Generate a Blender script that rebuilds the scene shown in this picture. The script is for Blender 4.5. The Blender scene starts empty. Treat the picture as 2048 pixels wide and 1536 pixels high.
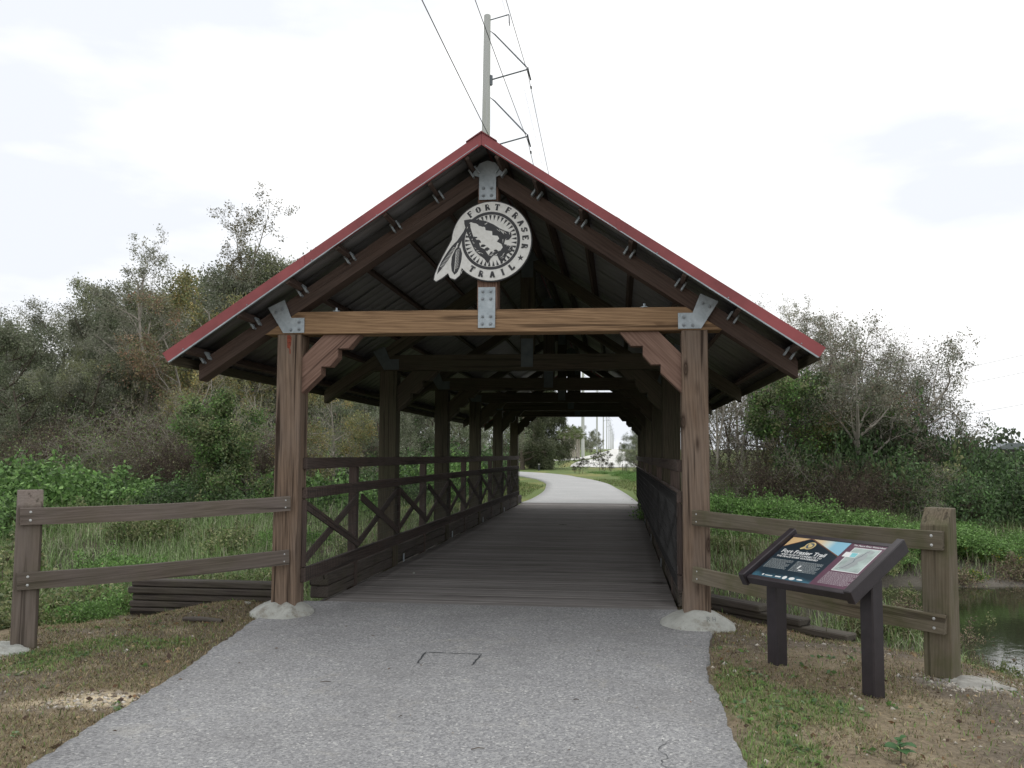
import bpy, bmesh, math, random
import numpy as np
from math import radians, sin, cos, pi, atan2, sqrt
from mathutils import Matrix, Vector, noise
C = bpy.context.scene.collection
D = bpy.data
rnd = random.Random(7)

# ------------------------------------------------------------------ camera, sky, sun, exposure
YAW, PITCH, ROLL, FPX = radians(6.75), radians(4.48), radians(.3), 1800.0
CAM = np.array([0., -8.2, 1.5])
fwd = np.array([-sin(YAW)*cos(PITCH), cos(YAW)*cos(PITCH), sin(PITCH)])
rt0 = np.array([cos(YAW), sin(YAW), 0.]); up0 = np.cross(rt0, fwd)
rt = rt0*cos(ROLL)+up0*sin(ROLL); upv = -rt0*sin(ROLL)+up0*cos(ROLL)
cd = D.cameras.new('camera'); cam = D.objects.new('camera', cd); C.objects.link(cam)
cd.sensor_width = 36; cd.lens = FPX/2048*36; cd.clip_end = 6000; cd.clip_start = .05
M = Matrix.Identity(4)
for i in range(3):
    M[i][0] = rt[i]; M[i][1] = upv[i]; M[i][2] = -fwd[i]; M[i][3] = CAM[i]
cam.matrix_world = M
sc = bpy.context.scene; sc.camera = cam

w = D.worlds.new('World'); sc.world = w; w.use_nodes = True
nt = w.node_tree; nt.nodes.clear()
wo = nt.nodes.new('ShaderNodeOutputWorld'); bg = nt.nodes.new('ShaderNodeBackground')
tc = nt.nodes.new('ShaderNodeTexCoord'); mp = nt.nodes.new('ShaderNodeMapping'); mp.inputs['Scale'].default_value = (-1, 1, 3)
nz = nt.nodes.new('ShaderNodeTexNoise'); nz.inputs['Scale'].default_value = 2.2; nz.inputs['Detail'].default_value = 6
rp = nt.nodes.new('ShaderNodeValToRGB'); rp.color_ramp.elements[0].position = .40; rp.color_ramp.elements[1].position = .56
rp.color_ramp.elements[0].color = (.75, .78, .83, 1); rp.color_ramp.elements[1].color = (1.0, 1.0, 1.0, 1)
nt.links.new(tc.outputs['Generated'], mp.inputs[0]); nt.links.new(mp.outputs[0], nz.inputs['Vector'])
nt.links.new(nz.outputs[0], rp.inputs[0]); nt.links.new(rp.outputs[0], bg.inputs[0]); nt.links.new(bg.outputs[0], wo.inputs[0])
bg.inputs[1].default_value = 1.06
sd = D.lights.new('sun', 'SUN'); sd.energy = .6; sd.angle = radians(35); sd.color = (1, .97, .92)
so = D.objects.new('sun', sd); C.objects.link(so)
so.rotation_euler = (radians(-22), 0, radians(-15))
sc.view_settings.view_transform = 'Standard'; sc.view_settings.look = 'None'
sc.view_settings.gamma = 1; sc.view_settings.exposure = 0.2; sc.view_settings.use_curve_mapping = False

def at(px, Y, py=910.):
    """ground x of picture column px at world depth line Y (near the horizon row)"""
    d = rt*(px-1024)/FPX - upv*(py-768)/FPX + fwd
    return CAM[0] + d[0]*(Y-CAM[1])/d[1]

# ------------------------------------------------------------------ material helpers
class N:
    def __init__(s, name):
        s.m = D.materials.new(name); s.m.use_nodes = True; s.t = s.m.node_tree; s.t.nodes.clear()
        s.o = s.t.nodes.new('ShaderNodeOutputMaterial'); s.b = s.t.nodes.new('ShaderNodeBsdfPrincipled')
        s.t.links.new(s.b.outputs[0], s.o.inputs[0]); s.b.inputs['Roughness'].default_value = .8
        s.b.inputs['Specular IOR Level'].default_value = .3
    def n(s, ty, **k):
        x = s.t.nodes.new(ty)
        for a, v in k.items(): setattr(x, a, v)
        return x
    def l(s, a, b): s.t.links.new(a, b)
    def math(s, op, a, b=None, c=None):
        x = s.n('ShaderNodeMath', operation=op)
        for i, v in enumerate((a, b, c)):
            if v is None: continue
            if isinstance(v, (int, float)): x.inputs[i].default_value = v
            else: s.l(v, x.inputs[i])
        return x.outputs[0]
    def coord(s, scale=(1, 1, 1), kind='Object', rand=True):
        t = s.n('ShaderNodeTexCoord'); v = t.outputs[kind]
        if rand:
            oi = s.n('ShaderNodeObjectInfo'); mu = s.n('ShaderNodeVectorMath', operation='SCALE'); mu.inputs[0].default_value = (37, 19, 53)
            s.l(oi.outputs['Random'], mu.inputs['Scale'])
            ad = s.n('ShaderNodeVectorMath', operation='ADD'); s.l(v, ad.inputs[0]); s.l(mu.outputs[0], ad.inputs[1]); v = ad.outputs[0]
        m = s.n('ShaderNodeMapping'); m.inputs['Scale'].default_value = scale; s.l(v, m.inputs[0]); return m.outputs[0]
    def noise(s, v, scale, detail=4, rough=.6, dist=0):
        x = s.n('ShaderNodeTexNoise'); x.inputs['Scale'].default_value = scale; x.inputs['Detail'].default_value = detail
        x.inputs['Roughness'].default_value = rough; x.inputs['Distortion'].default_value = dist; s.l(v, x.inputs['Vector']); return x.outputs[0]
    def voro(s, v, scale, feature='F1'):
        x = s.n('ShaderNodeTexVoronoi', feature=feature); x.inputs['Scale'].default_value = scale; s.l(v, x.inputs['Vector']); return x
    def ramp(s, f, stops, interp='LINEAR'):
        x = s.n('ShaderNodeValToRGB'); e = x.color_ramp.elements; x.color_ramp.interpolation = interp
        while len(e) < len(stops): e.new(.5)
        for i, (p, c) in enumerate(stops):
            e[i].position = p; e[i].color = (*c, 1) if not isinstance(c, (int, float)) else (c, c, c, 1)
        s.l(f, x.inputs[0]); return x.outputs[0]
    def mix(s, f, a, b, mode='MIX'):
        x = s.n('ShaderNodeMix', data_type='RGBA', blend_type=mode)
        for i, v in ((0, f), (6, a), (7, b)):
            if isinstance(v, (int, float)): x.inputs[i].default_value = v
            elif isinstance(v, tuple): x.inputs[i].default_value = (*v, 1)
            else: s.l(v, x.inputs[i])
        return x.outputs[2]
    def bump(s, h, st=.3, dist=.01):
        x = s.n('ShaderNodeBump'); x.inputs['Strength'].default_value = st; x.inputs['Distance'].default_value = dist
        s.l(h, x.inputs['Height']); s.l(x.outputs[0], s.b.inputs['Normal'])
    def col(s, c): s.l(c, s.b.inputs['Base Color']); return s

def wood(name, dark, light, knots=.0, grey=None, greyamt=0., crack=.5, moss=0., red=False):
    s = N(name); v = s.coord((1, 1, 1))
    def sc_(scale):
        m = s.n('ShaderNodeMapping'); m.inputs['Scale'].default_value = scale; s.l(v, m.inputs[0]); return m.outputs[0]
    wob = s.noise(sc_((.9, 3, 3)), 1.0, 2)
    wv = s.n('ShaderNodeTexWave', wave_type='BANDS', bands_direction='DIAGONAL'); wv.inputs['Scale'].default_value = 4.0
    wv.inputs['Distortion'].default_value = 9; wv.inputs['Detail'].default_value = 3; wv.inputs['Detail Scale'].default_value = 1.2
    s.l(sc_((.25, 5, 5)), wv.inputs['Vector'])
    fine = s.noise(sc_((3, 70, 70)), 1.0, 5, .65)
    big = s.noise(sc_((.8, 2.5, 2.5)), 1.3, 3)
    g = s.math('ADD', s.math('MULTIPLY', wv.outputs['Fac'], .16), s.math('ADD', s.math('MULTIPLY', fine, .62), s.math('MULTIPLY', big, .42)))
    c = s.ramp(g, [(.36, dark), (.84, light)])
    if grey:
        gm = s.math('MULTIPLY', s.ramp(s.noise(sc_((.6, 2, 2)), 2.2, 5), [(.35, 0), (.7, 1)]), greyamt)
        c = s.mix(gm, c, grey)
    cr = s.ramp(s.noise(sc_((.55, 22, 22)), 1.0, 3, .5), [(.345, 0.), (.40, 1.)])
    c = s.mix(s.math('MULTIPLY', s.math('SUBTRACT', 1, cr), crack), c, (dark[0]*.25, dark[1]*.22, dark[2]*.2))
    if knots:
        kv = s.voro(sc_((1.25, 0, 4.2)), 1.9)
        k = s.ramp(s.math('ADD', kv.outputs['Distance'], s.math('MULTIPLY', fine, .06)), [(.07, 1.), (.13, .55), (.16, .9), (.22, .35), (.30, 0.)])
        pick = s.ramp(s.n('ShaderNodeSeparateColor').outputs[0] if False else kv.outputs['Color'], [(1-knots-.02, 0.), (1-knots, 1.)])
        c = s.mix(s.math('MULTIPLY', k, pick), c, (dark[0]*.35, dark[1]*.28, dark[2]*.25))
    if moss:
        mm = s.ramp(s.noise(s.coord((1, 1, 1), rand=True), 3.0, 6), [(.45, 0.), (.68, 1.)])
        c = s.mix(s.math('MULTIPLY', mm, moss), c, (.09, .095, .04))
    oi = s.n('ShaderNodeObjectInfo'); hv = s.n('ShaderNodeHueSaturation')
    s.l(s.math('ADD', s.math('MULTIPLY', oi.outputs['Random'], .35), .82), hv.inputs['Value']); s.l(c, hv.inputs['Color'])
    s.col(hv.outputs[0]); s.b.inputs['Roughness'].default_value = .85
    s.bump(s.math('ADD', s.math('MULTIPLY', cr, .8), s.math('ADD', fine, s.math('MULTIPLY', wv.outputs['Fac'], .3))), .55, .004)
    return s.m

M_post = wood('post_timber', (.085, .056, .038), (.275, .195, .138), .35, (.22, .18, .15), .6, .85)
M_inner = wood('shaded_algae_timber', (.035, .03, .02), (.11, .09, .062), .08, (.06, .065, .035), .6, .5)  # inner frames: algae tint plus the shade under the roof darkened into the colour
M_beam = wood('beam_timber', (.15, .088, .048), (.37, .24, .135), .55, None, 0, .7)
M_raft = wood('rafter_timber', (.05, .032, .025), (.115, .078, .062), .08, (.12, .10, .09), .3, .4)
M_brace = wood('brace_timber', (.15, .085, .063), (.33, .215, .165), .05, None, 0, .6)
M_rail = wood('rail_timber', (.05, .034, .028), (.13, .095, .08), .08, (.10, .085, .075), .6, .5)
M_fence = wood('fence_timber', (.085, .065, .052), (.205, .168, .14), .1, (.17, .145, .13), .7, .6, .25)
M_fencem = wood('mossy_timber', (.09, .07, .045), (.22, .185, .13), .1, (.18, .165, .13), .6, .6, .8)
M_deck = wood('deck_timber', (.14, .127, .12), (.33, .305, .29), .05, (.31, .295, .28), .7, .6)
M_old = wood('old_timber', (.025, .02, .017), (.10, .083, .072), .05, (.13, .115, .10), .45, .9, .2)

def simple(name, c, rough=.6, metal=0., nsc=6, var=.15, bump=.1, bscale=40, spec=.3):
    s = N(name); v = s.coord()
    f = s.noise(v, nsc, 5)
    a = tuple(x*(1-var) for x in c); b = tuple(min(1, x*(1+var)) for x in c)
    s.col(s.ramp(f, [(.3, a), (.7, b)])); s.b.inputs['Roughness'].default_value = rough; s.b.inputs['Metallic'].default_value = metal
    s.b.inputs['Specular IOR Level'].default_value = spec
    if bump: s.bump(s.noise(v, bscale, 4), bump, .005)
    return s.m
M_red = simple('red_paint', (.27, .065, .068), .5, 0, 2.2, .28, .03, 20, .4)
M_roofin = simple('roof_underside', (.22, .215, .215), .5, .2, 3, .12, .04)
M_galv = N('galvanised'); 
_s = M_galv; _v = _s.coord(); _vv = _s.voro(_v, 45); _s.col(_s.mix(.5, _s.ramp(_vv.outputs['Color'], [(0, (.30, .35, .38)), (1, (.48, .54, .57))]), _s.ramp(_s.noise(_v, 7, 5), [(.3, (.25, .29, .31)), (.7, (.52, .57, .6))])))
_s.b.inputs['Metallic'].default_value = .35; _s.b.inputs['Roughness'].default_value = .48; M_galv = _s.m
M_dksteel = simple('shaded_steel', (.10, .12, .12), .6, .2, 9, .2, .05)  # inner plates: galvanised steel with roof shade darkened into its colour; initials reuse it
M_bolt = simple('bolt_steel', (.30, .33, .35), .5, .5, 30, .2, 0)
M_conc = simple('concrete', (.42, .43, .39), .9, 0, 9, .28, .5, 60)
s = N('stained_concrete'); v = s.coord()
c = s.ramp(s.noise(v, 7, 6, .7), [(.3, (.36, .365, .33)), (.7, (.52, .53, .49))])
c = s.mix(s.ramp(s.noise(v, 4.5, 7, .75), [(.50, 0.), (.64, .75)]), c, (.20, .17, .13))
c = s.mix(s.ramp(s.voro(v, 40).outputs['Distance'], [(.08, .7), (.16, 0.)]), c, (.16, .15, .13))
s.col(c); s.b.inputs['Roughness'].default_value = .95; s.bump(s.math('ADD', s.noise(v, 22, 8, .75), s.noise(v, 90, 3)), .9, .012); M_conc = s.m
M_black = simple('dark_recycled_plastic', (.028, .022, .026), .42, 0, 12, .25, .12, 90, .5)
M_pole = N('pole_concrete'); _s = M_pole; _v = _s.coord((1, 1, .12), rand=False)
_s.col(_s.mix(_s.ramp(_s.noise(_v, 2.2, 5), [(.5, 0.), (.75, .55)]), (.52, .53, .51), (.34, .38, .22))); M_pole = _s.m
M_wire = simple('wire_cable', (.06, .065, .07), .6, 0, 5, .1, 0)
M_ins = simple('insulator_grey', (.16, .18, .20), .5, 0, 5, .1, 0)
M_mesh = simple('mesh_wire', (.05, .05, .05), .6, .3, 5, .1, 0)
M_signw = N('sign_white'); _s = M_signw; _v = _s.coord((1, 1, 1), rand=False); _v2 = _s.coord((3, 3, .35), rand=False)
_c = _s.mix(_s.ramp(_s.noise(_v2, 9, 6), [(.45, 0.), (.8, .5)]), (.76, .76, .73), (.45, .45, .38))
_vo = _s.voro(_v, 55); _c = _s.mix(_s.ramp(_vo.outputs['Distance'], [(.05, .6), (.09, 0.)]), _c, (.15, .12, .08))
_s.col(_c); _s.b.inputs['Roughness'].default_value = .6; M_signw = _s.m
M_signd = simple('sign_charcoal', (.055, .056, .06), .6, 0, 9, .2, .05)
M_bark = simple('bark', (.11, .09, .072), .95, 0, 5, .4, .6, 25)
M_barkp = simple('pale_bark', (.34, .31, .265), .95, 0, 4, .3, .6, 25)
M_barkb = simple('brown_bark', (.115, .085, .07), .95, 0, 4, .3, .4, 25)

# asphalt with pale shell aggregate
s = N('asphalt'); v = s.coord((1, 1, 1), rand=False)
f = s.ramp(s.noise(v, .55, 4), [(.3, (.30, .30, .305)), (.7, (.42, .42, .415))])
g = s.voro(v, 78).outputs['Color']; g2 = s.noise(v, 170, 3)
c = s.mix(.72, f, s.ramp(g, [(0, (.09, .09, .095)), (.45, (.29, .29, .295)), (.8, (.41, .41, .40)), (1, (.80, .79, .75))]))
st = s.ramp(s.noise(v, .8, 6, .7), [(.42, .0), (.72, .42)]); c = s.mix(st, c, (.15, .145, .14))
st = s.ramp(s.noise(v, 2.7, 6, .7, 1.), [(.56, .0), (.7, .35)]); c = s.mix(st, c, (.44, .42, .37))
c = s.mix(s.ramp(g2, [(.34, .6), (.48, 0)]), c, (.05, .05, .055))
s.col(c); s.b.inputs['Roughness'].default_value = .9
s.bump(s.math('ADD', g, g2), .6, .004); M_asph = s.m
s = N('pale_gravel'); v = s.coord((1, 1, 1), rand=False)
s.col(s.mix(s.ramp(s.noise(v, .25, 6), [(.52, 0.), (.68, .7)]), s.ramp(s.noise(v, .08, 4), [(.3, (.62, .61, .58)), (.7, (.85, .84, .80))]), (.3, .31, .2))); M_grav = s.m
s = N('far_path_paving'); v = s.coord((1, 1, 1), rand=False)
s.col(s.mix(.4, s.ramp(s.noise(v, .4, 5), [(.3, (.36, .36, .355)), (.7, (.47, .465, .455))]), s.ramp(s.voro(v, 70).outputs['Color'], [(0, (.2, .2, .2)), (1, (.7, .7, .68))]))); M_path2 = s.m

def attr_mat(name, rough=.7, trans=.25, nscale=None):
    s = N(name); a = s.n('ShaderNodeAttribute'); a.attribute_name = 'Col'; c = a.outputs['Color']
    if name == 'leaf': c = s.mix(1, c, (1.22, 1.22, 1.2), 'MULTIPLY')
    if nscale:
        v = s.coord((1, 1, 1), rand=False)
        c = s.mix(1, c, s.ramp(s.noise(v, nscale, 6, .7), [(.25, .45), (.75, 1.5)]), 'MULTIPLY')
        s.bump(s.noise(v, nscale*.6, 8, .7), .9, .03)
    s.col(c); s.b.inputs['Roughness'].default_value = rough
    if trans:
        tr = s.n('ShaderNodeBsdfTranslucent'); s.l(c, tr.inputs[0]); mx = s.n('ShaderNodeMixShader'); mx.inputs[0].default_value = trans
        s.l(s.b.outputs[0], mx.inputs[1]); s.l(tr.outputs[0], mx.inputs[2]); s.l(mx.outputs[0], s.o.inputs[0])
    return s.m
M_leaf = attr_mat('leaf', .55, .3)
M_grass = attr_mat('grass_blade', .7, .2)
M_ground = attr_mat('soil', .95, 0, 26)
s = N('pond_water'); v = s.coord((1, 1, 1), rand=False)
s.b.inputs['Base Color'].default_value = (.03, .032, .018, 1); s.b.inputs['Roughness'].default_value = .06; s.b.inputs['Specular IOR Level'].default_value = .6
s.bump(s.noise(v, 5, 3), .12, .02); M_water = s.m

# ------------------------------------------------------------------ object helpers
W = {}                                          # world matrices of parents
def tag(o, label=None, cat=None, group=None, kind=None):
    for k, v in (('label', label), ('category', cat), ('group', group), ('kind', kind)):
        if v: o[k] = v
    return o
def link(o, parent=None, M=None):
    M = M or Matrix.Identity(4)
    C.objects.link(o)
    if parent is not None:
        o.parent = parent; o.matrix_local = W[parent.name].inverted() @ M
    else: o.matrix_local = M
    W[o.name] = M; return o
def root(name, loc, label, cat, group=None, rz=0):
    o = D.objects.new(name, None); o.empty_display_size = .2
    link(o, None, Matrix.Translation(loc) @ Matrix.Rotation(rz, 4, 'Z')); return tag(o, label, cat, group)
def mesh_obj(name, me, mat, parent=None, M=None):
    if mat and not me.materials: me.materials.append(mat)
    return link(D.objects.new(name, me), parent, M)
_cache = {}
def box_mesh(l, w_, h, bev=.006, chx=0):
    key = (round(l, 3), round(w_, 3), round(h, 3), bev)
    if key in _cache: return _cache[key]
    bm = bmesh.new(); bmesh.ops.create_cube(bm, size=1)
    bmesh.ops.scale(bm, vec=(l, w_, h), verts=bm.verts)
    if bev: bmesh.ops.bevel(bm, geom=bm.edges[:], offset=bev, segments=1, affect='EDGES', profile=.5)
    me = D.meshes.new('box'); bm.to_mesh(me); bm.free(); _cache[key] = me; return me
def beam(name, parent, p0, p1, w_, h, mat, up=(0, 0, 1), bev=.006, kind=None):
    """timber from p0 to p1 (centre line), width w_ across, height h along up"""
    p0 = Vector(p0); p1 = Vector(p1); x = (p1-p0); L = x.length; x.normalize(); u = Vector(up)
    y = u.cross(x).normalized(); z = x.cross(y)
    Mx = Matrix.Identity(4)
    for i in range(3): Mx[i][0] = x[i]; Mx[i][1] = y[i]; Mx[i][2] = z[i]; Mx[i][3] = (p0[i]+p1[i])/2
    me = box_mesh(L, w_, h, bev)
    key = (me.name, mat.name)
    if key not in _cache:
        m2 = me if not me.materials else me.copy(); _cache[key] = m2
        if m2.materials: m2.materials[0] = mat
        else: m2.materials.append(mat)
    o = D.objects.new(name, _cache[key]); return link(o, parent, Mx)
def poly_mesh(name, pts, thick, frame, mat, parent, offset=0., grain=0.):
    """extruded polygon: pts 2-D, frame = (origin, ux, uz, normal) as Vectors; front face at +thick"""
    o_, ux, uz, n = frame; bm = bmesh.new()
    if grain:      # turn the local axes so that local X follows the wood grain
        cg, sg = cos(grain), sin(grain); pts = [(p[0]*cg+p[1]*sg, -p[0]*sg+p[1]*cg) for p in pts]; ux, uz = ux*cg+uz*sg, uz*cg-ux*sg
    cx = sum(p[0] for p in pts)/len(pts); cz = sum(p[1] for p in pts)/len(pts)
    f = [bm.verts.new((p[0]-cx, p[1]-cz, thick)) for p in pts]
    b = [bm.verts.new((p[0]-cx, p[1]-cz, 0)) for p in pts]
    k = len(pts); bm.faces.new(f); bm.faces.new(b[::-1])
    for i in range(k): bm.faces.new((f[i], b[i], b[(i+1) % k], f[(i+1) % k]))
    bmesh.ops.triangulate(bm, faces=[q for q in bm.faces if len(q.verts) > 4])
    bmesh.ops.recalc_face_normals(bm, faces=bm.faces[:])
    me = D.meshes.new(name); bm.to_mesh(me); bm.free()
    Mx = Matrix.Identity(4); pos = o_+ux*cx+uz*cz+n*offset
    for i in range(3): Mx[i][0] = ux[i]; Mx[i][1] = uz[i]; Mx[i][2] = n[i]; Mx[i][3] = pos[i]
    return mesh_obj(name, me, mat, parent, Mx)
def arr_mesh(name, V, F, col=None, smooth=False):
    V = np.asarray(V, np.float32); F = np.asarray(F, np.int32); me = D.meshes.new(name); k = F.shape[1]
    me.vertices.add(len(V)); me.vertices.foreach_set('co', V.ravel())
    me.loops.add(F.size); me.loops.foreach_set('vertex_index', F.ravel())
    me.polygons.add(len(F)); me.polygons.foreach_set('loop_start', np.arange(0, F.size, k, dtype=np.int32))
    me.polygons.foreach_set('loop_total', np.full(len(F), k, np.int32))
    if smooth: me.polygons.foreach_set('use_smooth', np.ones(len(F), bool))
    me.update(calc_edges=True)
    if col is not None:
        a = me.color_attributes.new('Col', 'FLOAT_COLOR', 'POINT'); c4 = np.ones((len(V), 4), np.float32); c4[:, :3] = col
        a.data.foreach_set('color', c4.ravel())
    return me
def tubes(paths, sides=5):
    """paths: list of (pts Nx3, radii N) -> V, F quads"""
    V = []; F = []; base = 0
    for pts, rad, sd_ in paths:
        n_ = len(pts); pts = np.asarray(pts, float); t = np.gradient(pts, axis=0); t /= np.linalg.norm(t, axis=1)[:, None]+1e-9
        ref = np.where(np.abs(t[:, 2:3]) > .9, np.array([[1., 0, 0]]), np.array([[0, 0, 1.]]))
        a = np.cross(t, ref); a /= np.linalg.norm(a, axis=1)[:, None]+1e-9; b = np.cross(t, a)
        ang = np.arange(sd_)*2*pi/sd_
        ring = pts[:, None, :] + np.asarray(rad)[:, None, None]*(a[:, None, :]*np.cos(ang)[None, :, None]+b[:, None, :]*np.sin(ang)[None, :, None])
        V.append(ring.reshape(-1, 3)); i = np.arange(n_-1)[:, None]*sd_; j = np.arange(sd_)[None, :]; j2 = (j+1) % sd_
        F.append((base+np.stack([i+j, i+j2, i+sd_+j2, i+sd_+j], -1)).reshape(-1, 4)); base += n_*sd_
    return np.concatenate(V), np.concatenate(F)
def tube_obj(name, paths, mat, parent=None, M=None, sides=6):
    V, F = tubes([(p, r, sides) for p, r in paths]); c = V.mean(0)
    return mesh_obj(name, arr_mesh(name, V-c, F, smooth=True), mat, parent, Matrix.Translation(c) if M is None else M)

# ------------------------------------------------------------------ terrain
def sstep(a, b, x):
    t = np.clip((x-a)/(b-a), 0, 1); return t*t*(3-2*t)
RX = ([-60, -12, -6, -3, -1.75, -.77, -.3, .13, 1.15], [40, 9, 5, 3.2, 2.72, 2.55, 2.35, 1.9, .95])
LX = ([-60, -12, -6, -3, -1.2, -.2, .66], [-40, -11, -8, -6, -5.35, -5.4, -5.1])
def path_l(Y): return np.interp(Y, [-14, -4.1, -3.1, -2.14, -1.14, .04, .9], [-2.75, -2.79, -2.9, -2.99, -3.15, -3.3, -3.3])
def path_r(Y): return np.interp(Y, [-14, -3.6, -2.5, -1.6, -.2, .9], [.75, .6, .6, .61, .78, .8])
def terr(x, Y):
    x = np.asarray(x, float); Y = np.asarray(Y, float)
    r = np.interp(Y, *RX); l = np.interp(Y, *LX)
    ycap = np.where(x > -3.1, np.where(x < .8, 1.1, 1.13-(x-.88)*1.034), .72)
    d = np.maximum(np.maximum(x-r, l-x), (Y-ycap)); d = np.where(Y < -6, np.maximum(x-r, l-x), d)
    offp = np.maximum(np.maximum(x-path_r(Y), path_l(Y)-x), 0)
    near = -.015-.06*sstep(.1, 1.6, offp) - .05*sstep(1.6, 4, offp)
    onp = (x > path_l(Y)-.02) & (x < path_r(Y)+.02)
    near = near - .10*sstep(.5, 1.7, offp)*(x < -3)*sstep(-.6, .3, Y) - .07*(x > .9)*sstep(-.5, .3, Y)*sstep(.0, .5, offp)
    near = np.where(onp & (d < 0), -.04, near)
    rside = sstep(3.6, 5.2, x); floor = -.82*(1-rside) - 1.3*rside
    near = near + (floor-near)*sstep(0, 2.3, d+.1)
    y1 = 4.5*(1-rside)+8.0*rside; y2 = 13*(1-rside)+15*rside
    xr = np.clip(x-5, 0, 30); 
    y1 = y1 + xr*.15
    far = floor + (0-floor)*sstep(0, 1, (Y-y1)/(y2-y1))
    far = np.where((x > -3.2) & (x < .85), np.where(Y > 19.75, -.03, np.minimum(far, -.45)), far)
    far = far + np.interp(Y, [70, 97, 122, 192, 292, 492, 892, 2000], [0, .08, .6, 1.0, 2.1, 3.9, 7.4, 9]) * sstep(60, 90, Y)
    far = far + sstep(20, 40, Y)*0
    return np.maximum(near, far)
def tz(x, Y): return float(terr(x, Y))
def grad_axis(fine0, fine1, step, lo, hi, g=1.13):
    a = list(np.arange(fine0, fine1+1e-6, step)); d = step; p = fine1
    while p < hi: d *= g; p += d; a.append(p)
    d = step; p = fine0
    while p > lo: d *= g; p -= d; a.insert(0, p)
    return np.array(a)
def vnoise(x, y, sc_, oct_=3, seed=0):
    rs = np.random.RandomState(seed); out = 0; amp = 1; tot = 0
    for o in range(oct_):
        g = rs.rand(64, 64); u = x*sc_*(2**o)+31.7*o; v_ = y*sc_*(2**o)+17.3*o
        iu = np.floor(u).astype(int); iv = np.floor(v_).astype(int); fu = u-iu; fv = v_-iv; fu = fu*fu*(3-2*fu); fv = fv*fv*(3-2*fv)
        a = g[iu % 64, iv % 64]; b = g[(iu+1) % 64, iv % 64]; c_ = g[iu % 64, (iv+1) % 64]; d_ = g[(iu+1) % 64, (iv+1) % 64]
        out = out+amp*((a*(1-fu)+b*fu)*(1-fv)+(c_*(1-fu)+d_*fu)*fv); tot += amp; amp *= .5
    return out/tot
def greenmask(x, Y):
    m_ = vnoise(x, Y, .9, 4, 3); edge = np.exp(-((x-path_r(Y)-.18)/.16)**2)*.13*(Y < -.5) + .24*sstep(-2.7, -3.7, Y)*(x > .5)*np.exp(-((x-.85)/.28)**2)
    return sstep(.60, .72, m_+edge-.065*(x > 0)-.02)*.9
def ground_col(x, Y):
    n1 = vnoise(x, Y, .7, 4, 1)[..., None]; n2 = vnoise(x, Y, 2.6, 4, 2)[..., None]; n3 = vnoise(x, Y, .45, 3, 5)[..., None]
    dirt = np.array([.125, .103, .078]); brown = np.array([.20, .160, .105]); tan = np.array([.30, .25, .17]); green = np.array([.14, .16, .07])
    c_ = dirt+(brown-dirt)*sstep(.3, .62, n1); c_ = c_+(tan-c_)*sstep(.6, .78, n2)*.6
    c_ = c_+(green-c_)*(greenmask(x, Y)[..., None]*.6)
    # sand spill beside the path, sand hump by the right footing, ash-grey rubble at the fence posts
    for (sx, sy, ax, ay, cc, k) in ((-3.12, -2.85, .30, .17, (.50, .42, .29), 1.), (-3.45, -2.95, .30, .1, (.46, .38, .26), .7), (1.45, .75, .5, .6, (.30, .22, .13), .9), (-4.55, -1.0, .35, .3, (.30, .25, .18), .6), (-3.9, .35, .5, .25, (.17, .12, .08), .6), (2.45, -1.45, .35, .22, (.38, .36, .33), .9)):
        q = np.exp(-(((x-sx)/ax)**2+((Y-sy)/ay)**2)*(.6+.9*vnoise(x, Y, 5, 3, 9)))[..., None]; c_ = c_+(np.array(cc)-c_)*np.clip(q*1.5-.25, 0, 1)*k
    fg = np.array([.135, .185, .055]) + np.array([.10, .05, .02])*sstep(.5, .7, n3)
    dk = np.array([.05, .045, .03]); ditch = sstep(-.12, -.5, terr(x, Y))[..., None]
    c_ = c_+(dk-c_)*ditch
    f_ = sstep(12, 18, Y)[..., None]; c_ = c_+(fg-c_)*f_
    mud = np.array([.20, .18, .155]); tzz = terr(x, Y); mm = (np.exp(-((tzz+.93)/.10)**2)*(x > .8)*(Y > -4))[..., None]
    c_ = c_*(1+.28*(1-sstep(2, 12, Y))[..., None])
    return c_+(mud-c_)*np.clip(mm, 0, 1)
xs = grad_axis(-6.2, 4.0, .07, -2600, 2600, 1.14); ys = grad_axis(-5.2, 2.2, .07, -120, 3800, 1.09)
XX, YY = np.meshgrid(xs, ys, indexing='ij'); ZZ = terr(XX, YY)
onp = (XX > path_l(YY)-.05) & (XX < path_r(YY)+.05) & (YY < 1.2)
relief = (vnoise(XX, YY, 2.5, 4, 11)-.5)*.05 + (vnoise(XX, YY, .5, 3, 12)-.5)*.05
relief = relief + .05*np.exp(-(((XX-1.2)/.35)**2+((YY-.35)/.3)**2)) + .05*np.exp(-(((XX+3.9)/.6)**2+((YY-.3)/.35)**2))
offp = np.maximum(np.maximum(XX-path_r(YY), path_l(YY)-XX), 0)
relief = relief*np.where(YY < 1.2, sstep(0, .35, offp), 1)
inbr = (XX > -3.4) & (XX < 1) & (YY > 18.5) & (YY < 60); relief = np.where(inbr | onp, 0, relief)
ZZ = ZZ+relief + sstep(400, 1500, np.abs(XX))*0
nx, ny = XX.shape; idx = np.arange(nx*ny).reshape(nx, ny)
F = np.stack([idx[:-1, :-1], idx[1:, :-1], idx[1:, 1:], idx[:-1, 1:]], -1).reshape(-1, 4)
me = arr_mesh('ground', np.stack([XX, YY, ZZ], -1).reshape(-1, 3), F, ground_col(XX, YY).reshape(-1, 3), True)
tag(mesh_obj('ground', me, M_ground), 'brown leaf-littered soil beside the path and green ground beyond', None, None, 'structure')

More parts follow.
